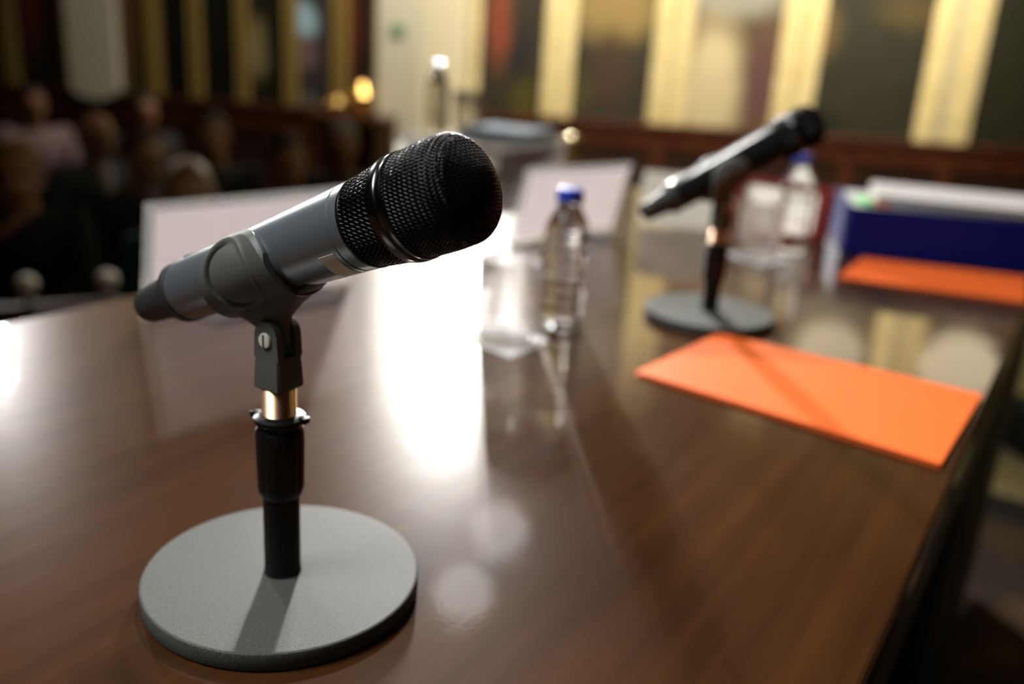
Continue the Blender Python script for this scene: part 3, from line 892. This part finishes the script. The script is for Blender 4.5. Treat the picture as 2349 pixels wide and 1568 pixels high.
folder([(1.392, -0.2976), (1.575, -0.302), (1.622, -0.064), (1.440, -0.050)], 'orange card folder lying just in front of the blue box')

# ------------------------------------------------------------------ blue document box with papers
def blue_box():
    A = P(1.585, -0.338); d = (P(1.680, -0.0745) - A).normalized()
    e = empty('document_box', (A.x, A.y, TT), rot_to(d)); tag(e, 'dark blue open document box at the far right of the table', 'box')
    w, dep, h = 0.30, 0.23, 0.082; t = 0.004
    bm = NB()
    box(bm, (w, dep, t), (w / 2, dep / 2, t / 2 + 0.0005))
    box(bm, (w, t, h), (w / 2, t / 2, h / 2), bev=0.0015); box(bm, (w, t, h), (w / 2, dep - t / 2, h / 2), bev=0.0015)
    obj('tray', bm, MT['blue_box'], e, smooth=False)
    for x in (t / 2, w - t / 2):
        bm = NB(); box(bm, (t, dep - 2 * t, h), (x, dep / 2, h / 2), bev=0.001); obj('side', bm, MT['blue_box'], e, smooth=False)
    return e, w, dep, h
bb, bw, bd, bh = blue_box()
def local_pt(e_loc, rz, x, y, z):
    v = Matrix.Rotation(rz, 4, 'Z') @ Vector((x, y, z)); return Vector(e_loc) + v
def paper_pile(loc, rz, w, d, h, label, name='paper_stack', m='paper', tilt=0.0, n=6, parent_tag=True):
    e = empty(name, loc, rz); tag(e, label, 'papers')
    for k in range(n):
        bm = NB(); box(bm, (w, d, h / n * 0.92), (random.uniform(-.004, .004), random.uniform(-.004, .004), h / n * (k + 0.5)), M=Matrix.Rotation(random.uniform(-.03, .03), 4, 'Z'))
        obj('sheaf', bm, MT[m], e, smooth=False)
    if tilt: e.rotation_euler = (tilt, 0, rz)
    return e
brz = bb.rotation_euler[2]
# ledger of papers filling the box and the loose stack on top
q = local_pt(bb.location, brz, bw / 2, bd / 2, 0.0050)
paper_pile(q, brz, bw - 0.03, bd - 0.03, 0.076, 'thick block of papers filling the blue document box', n=5)
q = local_pt(bb.location, brz, 0.185, 0.120, 0.0828)
paper_pile(q, brz - 0.10, 0.27, 0.20, 0.016, 'loose white papers spilling over the top of the blue box', n=4)
for k, (x, mm, lab, nm) in enumerate(((0.030, 'tab_green', 'bright green index tab at the left end of the blue box', 'index_tab'), (0.052, 'tab_orange', 'orange index tab beside the green one on the blue box', 'index_tab'))):
    q = local_pt(bb.location, brz, x, 0.055 - 0.01 * k, 0.0822)
    bm = NB(); box(bm, (0.020, 0.045, 0.006), (0, 0, 0.003), bev=0.001)
    o = obj(nm, bm, MT[mm], smooth=False); o.location = q; o.rotation_euler = (0, 0, brz + 0.2); tag(o, lab, 'index tab')

# ------------------------------------------------------------------ acrylic lectern beyond the table, with papers and a bottle
LD = Vector((0.842, -0.539, 0)).normalized()
lx = Vector((-0.045, 2.19, 0)) - LD * 0.052
le = empty('lectern', (lx.x, lx.y, -0.012), rot_to(LD)); tag(le, 'clear lectern with a white front edge, beyond the table below the white pillar', 'lectern')
bm = NB(); box(bm, (0.28, 0.30, 0.012), (0, 0, 0.846), bev=0.002); obj('top', bm, MT['acrylic_clear'], le, smooth=False)
bm = NB(); box(bm, (0.28, 0.012, 0.034), (0.0, -0.157, 0.812), bev=0.002); obj('front_edge', bm, MT['white_card'], le, smooth=False)
for sx in (-0.130, 0.130):
    bm = NB(); box(bm, (0.012, 0.27, 0.838), (sx, 0, 0.420), bev=0.002); obj('side_panel', bm, MT['acrylic_clear'], le, smooth=False)
bm = NB(); box(bm, (0.247, 0.26, 0.012), (0, 0, 0.42), bev=0.002); obj('shelf', bm, MT['acrylic_clear'], le, smooth=False)
q = local_pt(le.location, le.rotation_euler[2], 0.045, 0.02, 0.8525)
paper_pile(q, le.rotation_euler[2] + 0.10, 0.175, 0.16, 0.022, 'sheaf of bluish white papers on the clear lectern', m='paper_cool', n=5)
b3 = copy_tree(b1); q = local_pt(le.location, le.rotation_euler[2], -0.085, -0.085, 0.8525); b3.location = q; b3['label'] = 'clear water bottle standing on the far lectern'
for ch in b3.children:
    if ch.name.startswith('cap'):
        ch.material_slots[0].link = 'OBJECT'; ch.material_slots[0].material = mat('white_cap', (0.8, 0.8, 0.8), 0.4); ch['label'] = 'white screw cap'
g3 = copy_tree(g1); q = local_pt(le.location, le.rotation_euler[2], -0.098, 0.055, 0.8525); g3.location = q; g3['label'] = 'empty tumbler on the far lectern'

# brass barrier post behind the second sign
bp_ = empty('brass_post', (0.134, 2.60, -0.012)); bp_.scale = (1, 1, 0.973); tag(bp_, 'brass barrier post with ball top behind the second name sign', 'post')
bm = NB(); lathe(bm, [(0, 0.13), (0.006, 0.132), (0.015, 0.125), (0.025, 0.05), (0.035, 0.02)], 40); obj('base', bm, MT['brass'], bp_)
bm = NB(); lathe(bm, [(0.03, 0.012), (0.77, 0.012), (0.775, 0.018), (0.79, 0.018), (0.795, 0.012), (0.815, 0.012)], 32); obj('pole', bm, MT['brass'], bp_)
bm = NB(); lathe(bm, [(0.812 + 0.022 - 0.022 * math.cos(PI * k / 16), max(0.0005, 0.022 * math.sin(PI * k / 16))) for k in range(17)], 32); obj('ball_finial', bm, MT['brass'], bp_)

# brass ornament standing on the dado ledge by the pillar
side = LA + LT * 0.13 + LN * 0.22
ot = empty('side_table', (side.x, side.y, HF), math.atan2(LT.y, LT.x)); tag(ot, 'dark red wooden side table against the left wall by the pillar', 'table')
bm = NB(); box(bm, (0.62, 0.30, 0.04), (0, 0, 1.17), bev=0.006); obj('tabletop', bm, MT['mahogany'], ot, smooth=False)
for sx in (-0.27, 0.27):
    for sy in (-0.11, 0.11):
        bm = NB(); box(bm, (0.05, 0.05, 1.15), (sx, sy, 0.575), bev=0.004); obj('leg', bm, MT['mahogany'], ot, smooth=False)
def urn(dx, h, r, label):
    p = side + LT * dx
    e = empty('brass_vase', (p.x, p.y, HF + 1.19)); tag(e, label, 'vase', 'brass vases on the side table')
    bm = NB(); lathe(bm, [(0, r * .6), (h * .05, r * .62), (h * .1, r * .25), (h * .2, r * .3), (h * .4, r * .95), (h * .55, r), (h * .75, r * .6), (h * .88, r * .35), (h, r * .5)], 32); obj('body', bm, MT['brass'], e)
    for s in (-1, 1):
        bm = NB(); tube(bm, [(s * r * (0.75 + 0.55 * math.sin(PI * k / 8)), 0, h * (0.4 + 0.42 * k / 8)) for k in range(9)], r * 0.09, 6); obj('handle', bm, MT['brass'], e)
    return e
urn(-0.065, 0.27, 0.085, 'larger brass vase beside the white pillar')
urn(0.125, 0.14, 0.06, 'smaller brass vase left of the larger one')

# ------------------------------------------------------------------ right-hand floor: black bag
bg = empty('black_bag', P(2.97, 0.02, 0), 0.3); tag(bg, 'small black bag on the pale floor at the right border', 'bag')
bm = NB(); box(bm, (0.24, 0.16, 0.16), (0, 0, 0.081), bev=0.035, seg=3); obj('body', bm, MT['black_cloth'], bg)
bm = NB(); tube(bm, [(0.07 * math.cos(PI * k / 10), 0, 0.155 + 0.06 * math.sin(PI * k / 10)) for k in range(11)], 0.007, 8); obj('handle', bm, MT['black_cloth'], bg)

# ------------------------------------------------------------------ front-row red chair with pale knobs (seen over the table's audience edge)
def red_chair():
    A = Vector((-1.36, 2.468, 0)); B = Vector((-1.177, 2.564, 0)); d = (B - A); w = d.length + 0.06; d.normalize()
    c = (A + B) / 2
    e = empty('red_chair', (c.x, c.y, HF), rot_to(d)); tag(e, 'dark red leather chair back with two pale round knobs', 'chair')
    bm = NB(); box(bm, (w * 1.65, 0.06, 0.76), (0.02 - 0.09, 0, 0.645), bev=0.02, seg=3); obj('backrest', bm, MT['red_leather'], e)
    bm = NB(); box(bm, (w * 1.6, 0.44, 0.08), (-0.07, 0.25, 0.43), bev=0.02, seg=3); obj('seat', bm, MT['red_leather'], e)
    for s in (-1, 1):
        for y in (0.06, 0.44):
            bm = NB(); box(bm, (0.045, 0.045, 0.40), (s * w * 0.7 - 0.07, y, 0.20), bev=0.004); obj('leg', bm, MT['mahogany'], e)
    for s in (-1, 1):
        bm = NB(); lathe(bm, [(0.98, 0.010), (1.055, 0.012)] + [(1.080 - 0.029 * math.cos(PI * k / 12), max(0.0006, 0.029 * math.sin(PI * k / 12))) for k in range(2, 13)], 24, Matrix.Translation((s * (w - 0.06) / 2, 0, 0.0)))
        obj('knob', bm, MT['ivory'], e)['label'] = 'pale round knob'
    return e
red_chair()

# ------------------------------------------------------------------ audience
def capsule(bm, a, b, ra, rb, n=14, m=6):
    a = Vector(a); b = Vector(b); ax = (b - a); L = ax.length
    if L < 1e-6: ax = Vector((0, 0, 1))
    ax.normalize()
    q = Vector((0, 0, 1)).rotation_difference(ax).to_matrix().to_4x4()
    prof = [(-ra * math.cos(PI / 2 * k / m), max(0.0004, ra * math.sin(PI / 2 * k / m))) for k in range(m + 1)]
    prof += [(L + rb * math.sin(PI / 2 * k / m), max(0.0004, rb * math.cos(PI / 2 * k / m))) for k in range(m + 1)]
    lathe(bm, prof, n, Matrix.Translation(a) @ q)
def ell(bm, c, r, M=None):
    prof = [(-math.cos(PI * k / 14), max(0.002, math.sin(PI * k / 14))) for k in range(15)]
    T = Matrix.Translation(c) @ (M or Matrix()) @ Matrix.Diagonal((r[0], r[1], r[2], 1))
    lathe(bm, prof, 20, T)
def remeshed(name, bm, vox, smooth=4):
    me = bpy.data.meshes.new(name); bm.to_mesh(me); bm.free()
    o = bpy.data.objects.new(name, me); link(o)
    r = o.modifiers.new('r', 'REMESH'); r.mode = 'VOXEL'; r.voxel_size = vox; r.use_smooth_shade = True
    s = o.modifiers.new('s', 'SMOOTH'); s.factor = 0.5; s.iterations = smooth
    dg = bpy.context.evaluated_depsgraph_get(); dg.update()
    out = bpy.data.meshes.new_from_object(o.evaluated_get(dg)); out.name = name
    bpy.data.objects.remove(o)
    out.shade_smooth()
    out.materials.clear(); out.materials.append(None)
    return out
# seated figure, facing -Y, origin on the floor under the pelvis, seat height 0.45
def figure(lean, hands):
    hip = Vector((0, 0.0, 0.55)); ch = Vector((0, -0.05 - lean, 0.90)); nk = Vector((0, -0.06 - lean * 1.25, 1.06)); hd = Vector((0, -0.085 - lean * 1.4, 1.205))
    J = dict(hip=hip, ch=ch, nk=nk, hd=hd)
    for s, k in ((-1, 'r'), (1, 'l')):
        J['sh' + k] = Vector((s * 0.185, -0.045 - lean * 1.15, 1.005))
        if hands == 'lap':
            J['el' + k] = Vector((s * 0.25, -0.07 - lean, 0.74)); J['wr' + k] = Vector((s * 0.07, -0.30 - lean * .6, 0.66))
        else:
            J['el' + k] = Vector((s * 0.24, -0.20 - lean, 0.74)); J['wr' + k] = Vector((s * 0.05, -0.27 - lean * 1.2, 0.98 if k == 'r' else 0.70))
        J['hp' + k] = Vector((s * 0.095, 0, 0.53)); J['kn' + k] = Vector((s * 0.125, -0.43, 0.50)); J['an' + k] = Vector((s * 0.12, -0.40, 0.085)); J['to' + k] = Vector((s * 0.135, -0.58, 0.035))
    bm = NB()
    capsule(bm, hip, ch, 0.145, 0.150); capsule(bm, ch + Vector((-.09, 0, .04)), ch + Vector((.09, 0, .04)), 0.105, 0.105); capsule(bm, ch, nk, 0.12, 0.062)
    capsule(bm, nk, hd - Vector((0, -.01, .03)), 0.056, 0.054)
    # head: skull, face, jaw, nose, ears, brow
    ell(bm, hd + Vector((0, 0.010, 0.020)), (0.076, 0.096, 0.100)); ell(bm, hd + Vector((0, -0.035, -0.045)), (0.056, 0.060, 0.072))
    capsule(bm, hd + Vector((0, -0.090, 0.012)), hd + Vector((0, -0.108, -0.024)), 0.008, 0.014)
    capsule(bm, hd + Vector((-.022, -0.086, -0.055)), hd + Vector((.022, -0.086, -0.055)), 0.009, 0.009)
    for s in (-1, 1): ell(bm, hd + Vector((s * 0.078, 0.008, -0.005)), (0.010, 0.020, 0.032)); capsule(bm, hd + Vector((s * .012, -0.086, 0.030)), hd + Vector((s * .045, -0.074, 0.030)), 0.010, 0.009)
    for k, s in (('r', -1), ('l', 1)):
        capsule(bm, J['sh' + k], J['el' + k], 0.052, 0.041); capsule(bm, J['el' + k], J['wr' + k], 0.041, 0.028)
        d = (J['wr' + k] - J['el' + k]).normalized(); side = d.cross(Vector((0, 0, 1))); side = side.normalized() if side.length > 0.05 else Vector((1, 0, 0)); up = side.cross(d)
        w = J['wr' + k]; pm = w + d * 0.055
        capsule(bm, w + side * .012, pm + side * .022, 0.020, 0.017); capsule(bm, w - side * .012, pm - side * .022, 0.020, 0.017)
        for f, (o_, l_) in enumerate(((-.030, .058), (-.010, .072), (.010, .070), (.030, .054))):
            a = pm + side * o_ + d * .014; b = a + d * l_ * .55 - up * .006; c_ = b + d * l_ * .4 - up * l_ * .42
            capsule(bm, a, b, 0.0092, 0.0085, 8, 3); capsule(bm, b, c_, 0.0085, 0.0075, 8, 3)
        ts = -s if hands == 'lap' else s
        a = w + d * .02 - side * .03 * s; b = a + d * .032 - side * .02 * s - up * .012
        capsule(bm, a, b, 0.012, 0.0105, 8, 3); capsule(bm, b, b + d * .030 - up * .004, 0.0105, 0.009, 8, 3)
        capsule(bm, J['hp' + k], J['kn' + k], 0.085, 0.060); capsule(bm, J['kn' + k], J['an' + k], 0.058, 0.040); capsule(bm, J['an' + k], J['to' + k], 0.042, 0.032)
    body = remeshed('person_body', bm, 0.0075, 3)
    bm = NB()
    capsule(bm, hip + Vector((0, 0, .0)), ch, 0.162, 0.166); capsule(bm, ch + Vector((-.09, 0, .04)), ch + Vector((.09, 0, .04)), 0.118, 0.118); capsule(bm, ch, ch + Vector((0, -.005, .11)), 0.12, 0.082)
    for k in 'rl':
        capsule(bm, J['sh' + k], J['el' + k], 0.064, 0.052); capsule(bm, J['el' + k], J['wr' + k], 0.052, 0.040)
    jacket = remeshed('jacket', bm, 0.013, 3)
    bm = NB()
    for k in 'rl':
        capsule(bm, J['hp' + k], J['kn' + k], 0.096, 0.072); capsule(bm, J['kn' + k], J['an' + k] + Vector((0, 0, .02)), 0.070, 0.060)
    trousers = remeshed('trousers', bm, 0.014, 3)
    bm = NB()
    for k in 'rl': capsule(bm, J['an' + k] + Vector((0, .01, -.03)), J['to' + k], 0.048, 0.034)
    shoes = remeshed('shoes', bm, 0.01, 3)
    # shirt front: wedge at the neckline
    bm = NB()
    capsule(bm, ch + Vector((0, -0.140, 0.00)), nk + Vector((0, -0.042, -0.030)), 0.034, 0.052)
    shirt = remeshed('shirt_front', bm, 0.008, 2)
    def hair(long_):
        bm = NB()
        prof = [(-math.cos(PI * k / 20), max(0.002, math.sin(PI * k / 20))) for k in range(21)]
        lathe(bm, prof, 28, Matrix.Translation(hd + Vector((0, 0.018, 0.032))) @ Matrix.Diagonal((0.085, 0.100, 0.104, 1)))
        dl = [v for v in bm.verts if (v.co.y < hd.y - 0.055 and v.co.z < hd.z + 0.070) or (v.co.z < hd.z - (0.13 if long_ else 0.030)) or (v.co.z < hd.z + 0.03 and v.co.y < hd.y - 0.012)]
        bmesh.ops.delete(bm, geom=dl, context='VERTS')
        if long_:
            capsule(bm, hd + Vector((0, .07, 0)), hd + Vector((0, .075, -.16)), .06, .045); 
            for s in (-1, 1): capsule(bm, hd + Vector((s * .075, .03, .0)), hd + Vector((s * .085, .03, -.15)), .026, .022)
        me = bpy.data.meshes.new('hair'); bm.to_mesh(me); bm.free(); me.shade_smooth(); me.materials.append(None)
        return me
    eyes = []
    for s in (-1, 1):
        bm = NB(); ell(bm, hd + Vector((s * 0.031, -0.079, 0.010)), (0.013, 0.010, 0.009))
        me = bpy.data.meshes.new('eye'); bm.to_mesh(me); bm.free(); me.materials.append(None); eyes.append(me)
    return dict(body=body, jacket=jacket, trousers=trousers, shoes=shoes, shirt=shirt, hair=hair(False), hair_long=hair(True), eyes=eyes)
FIG = [figure(0.02, 'lap'), figure(0.12, 'lap'), figure(0.05, 'chin')]
SK = [mat('skin_a', (0.52, 0.28, 0.17), 0.5), mat('skin_b', (0.60, 0.36, 0.24), 0.5), mat('skin_c', (0.42, 0.21, 0.12), 0.5)]
HAIR = dict(dark=mat('hair_dark', (0.012, 0.008, 0.006), 0.6), brown=mat('hair_brown', (0.06, 0.03, 0.015), 0.6), grey=mat('hair_grey', (0.22, 0.20, 0.18), 0.6), fair=mat('hair_fair', (0.30, 0.17, 0.05), 0.6))
CL = dict(black=mat('cloth_black', (0.006, 0.006, 0.007), 0.8), navy=mat('cloth_navy', (0.010, 0.012, 0.022), 0.8), grey=mat('cloth_grey', (0.03, 0.03, 0.032), 0.8), mauve=mat('cloth_mauve', (0.36, 0.26, 0.30), 0.8),
          green=mat('cloth_green', (0.0, 0.09, 0.06), 0.7), lilac=mat('cloth_lilac', (0.28, 0.22, 0.30), 0.8), steel=mat('cloth_steel', (0.07, 0.09, 0.12), 0.8), white=mat('cloth_white', (0.62, 0.58, 0.56), 0.8), brown=mat('cloth_brown', (0.08, 0.04, 0.02), 0.8))
EYE = mat('eye_dark', (0.03, 0.02, 0.02), 0.2)
CH = {}
def chair_meshes():
    def mk(nm, fn, m):
        bm = NB(); fn(bm); o = obj(nm, bm, m, smooth=False); me = o.data; bpy.data.objects.remove(o); CH[nm] = me
    mk('seat', lambda b: box(b, (0.44, 0.42, 0.05), (0, 0.0, 0.415), bev=0.012), MT['red_leather'])
    mk('backrest', lambda b: (box(b, (0.42, 0.03, 0.36), (0, 0.235, 0.70), bev=0.01)), MT['mahogany_dark'])
    for i, (sx, sy) in enumerate(((-1, -1), (1, -1), (-1, 1), (1, 1))):
        hh = 0.39 if sy < 0 else 0.87
        mk('leg%d' % i, lambda b, sx=sx, sy=sy, hh=hh: box(b, (0.035, 0.035, hh), (sx * 0.195, sy * 0.19 + (0.03 if sy > 0 else 0), hh / 2), bev=0.004), MT['mahogany_dark'])
chair_meshes()
def child(nm, me, parent, m=None):
    o = bpy.data.objects.new(nm, me); link(o); o.parent = parent
    if m is not None:
        o.material_slots[0].link = 'OBJECT'; o.material_slots[0].material = m
    return o
def seat_person(x, y, look, fig, skin, hair, hlong, top, shirt, trou, label, chair_label, dz=0.0, scale=1.0):
    d = Vector((0.35, 0.55, 0)) - Vector((x, y, 0))
    rz = math.atan2(d.y, d.x) + PI / 2 + math.radians(look)
    c = empty('audience_chair', (x, y, HF), rz); tag(c, chair_label, 'chair', 'audience chairs')
    for nm in ('seat', 'backrest'): child(nm, CH[nm], c)
    for i in range(4): child('leg', CH['leg%d' % i], c)
    F = FIG[fig]
    e = empty('person', (x, y, HF), rz); tag(e, label, 'person', 'seated audience')
    e.scale = (scale,) * 3
    child('body', F['body'], e, SK[skin]); [child('eye', q_, e, EYE) for q_ in F['eyes']]
    if hair: child('hair', F['hair_long'] if hlong else F['hair'], e, HAIR[hair])
    child('jacket', F['jacket'], e, CL[top]); child('trousers', F['trousers'], e, CL[trou]); child('shoes', F['shoes'], e, CL['black'])
    if shirt: child('shirt_front', F['shirt'], e, CL[shirt])
    return e
PEOPLE = [
    (-2.00, 3.72, -20, 2, 0, 'fair', False, 'black', None, 'black', 'person in black with a hand raised to the chin, nearest on the left'),
    (-3.35, 6.35, 10, 0, 2, 'dark', False, 'mauve', None, 'black', 'person in a pale mauve shirt at the back left below the gilt frame'),
    (-2.62, 6.35, 20, 0, 2, 'dark', False, 'grey', None, 'black', 'person in dark grey beside the one in the mauve shirt'),
    (-2.42, 4.98, 25, 1, 1, None, False, 'steel', 'white', 'navy', 'bald person in a steel grey jacket leaning forward, middle row'),
    (-1.72, 5.20, -10, 0, 0, 'brown', False, 'black', None, 'black', 'brown haired person in black, right of the bald person'),
    (-1.92, 4.28, 30, 1, 1, 'brown', False, 'navy', 'lilac', 'navy', 'person in a navy jacket and lilac shirt leaning forward'),
    (-1.22, 3.40, -15, 0, 1, 'fair', True, 'green', None, 'black', 'long haired person in a green dress beside the first name sign'),
    (-1.14, 4.36, 12, 0, 0, 'dark', False, 'black', 'white', 'black', 'person in a black suit and white shirt behind the green dress'),
    (-1.05, 5.30, 0, 1, 2, 'grey', False, 'black', None, 'black', 'grey haired person in black above the first name sign'),
    (-0.42, 4.40, -20, 0, 0, 'brown', False, 'brown', None, 'black', 'person in a brown jacket nearest the microphone head'),
    (-2.25, 2.95, 15, 0, 2, 'dark', False, 'brown', None, 'black', 'shadowed person in brown at the left border by the red chair'),
    (-2.72, 4.35, 5, 0, 0, 'dark', False, 'black', 'steel', 'black', 'person in black with a steel grey shirt front at the far left'),
]
for i, p in enumerate(PEOPLE):
    seat_person(*p, 'dark chair under the ' + ' '.join(p[-1].replace(',', '').split()[:10]))

# ------------------------------------------------------------------ light
def area(name, loc, target, size, power, col, shape='DISK', spread=None):
    l = bpy.data.lights.new(name, 'AREA'); l.shape = shape; l.size = size; l.energy = power; l.color = col
    if spread: l.spread = spread
    o = link(bpy.data.objects.new(name, l)); o.location = loc
    d = Vector(target) - Vector(loc); o.rotation_euler = d.to_track_quat('-Z', 'Y').to_euler()
    return o
def polar(azd, eld, dist):
    a, e_ = math.radians(azd), math.radians(eld)
    return Vector((dist * math.sin(a), dist * math.cos(a), 0.95 + dist * math.tan(e_)))
COOL = (1.0, 0.975, 0.93); WARM = (1.0, 0.84, 0.56)
tgt = (0.0, 0.9, 0.75)
def spot_pos(azd, refl, dist):
    a = math.radians(azd)
    return Vector((dist * math.sin(a), dist * math.cos(a), 0.75 - 0.31 + dist * math.tan(math.radians(refl))))
def tall(name, loc, w_, h_, power, col, spread):
    o = area(name, loc, tgt, w_, power, col, 'RECTANGLE', math.radians(spread)); o.data.size_y = h_
    return o
# tall narrow lamps on the audience side, behind and above the frame
tall('stage_lamp', spot_pos(-4.5, 15.4, 6.6), 0.06, 0.85, 24, COOL, 40)
tall('stage_lamp', spot_pos(-3.4, 15.4, 6.6), 0.045, 0.80, 9, COOL, 40)
tall('stage_lamp', spot_pos(-31.0, 17.3, 6.6), 0.14, 0.5, 5, COOL, 40)
area('ceiling_spot_and_fill', spot_pos(-6.0, 48.0, 4.2), tgt, 0.35, 13, COOL, spread=math.radians(50))  # added unseen fill, makes up table light taken off the stage lamps
area('ceiling_spot_and_fill', spot_pos(-2.4, 33.5, 6.6), tgt, 0.50, 2.4, COOL)
area('ceiling_spot_and_fill', spot_pos(0.0, 29.7, 6.6), tgt, 0.45, 1.7, COOL)
# warm lamps washing the far walls
area('wall_washer', (2.6, 6.2, 3.5), (2.8, 7.9, 1.3), 1.2, 120, WARM, spread=math.radians(120))
area('wall_washer', (0.4, 6.4, 3.5), (0.5, 8.0, 1.4), 1.0, 78, WARM, spread=math.radians(120))
area('wall_washer', (-0.9, 6.0, 3.6), (-1.0, 7.5, 1.6), 0.8, 38, (1.0, 0.90, 0.72), spread=math.radians(120))
area('wall_washer', (-3.4, 6.2, 4.2), (-3.0, 7.7, 2.8), 0.8, 5, WARM, spread=math.radians(120))
# two warm wall lamps on the right
area('wall_lamp', spot_pos(19.8, 16.6, 6.6), tgt, 0.45, 1.0, WARM)
area('wall_lamp', spot_pos(27.0, 16.3, 6.6), tgt, 0.50, 1.8, WARM)
area('side_lamp', (-1.35, 0.05, 2.85), (-0.1, 0.45, 0.95), 1.2, 15, (0.92, 0.97, 1.0), spread=math.radians(75))
area('ceiling_lamp', (-2.6, 4.4, 5.2), (-2.0, 4.2, 0), 1.0, 6.0, (1.0, 0.72, 0.42))
area('ceiling_lamp', (3.2, 3.2, 5.0), (2.0, 3.0, 0), 1.0, 14, (1.0, 0.85, 0.5))

w = bpy.data.worlds.new('world'); S.world = w; w.use_nodes = True
bgn = w.node_tree.nodes['Background']; bgn.inputs['Color'].default_value = (0.05, 0.04, 0.03, 1); bgn.inputs['Strength'].default_value = 0.1

S.view_settings.view_transform = 'Standard'
S.view_settings.look = 'None'
S.view_settings.exposure = 0.0
S.view_settings.gamma = 1.0
S.view_settings.use_curve_mapping = False
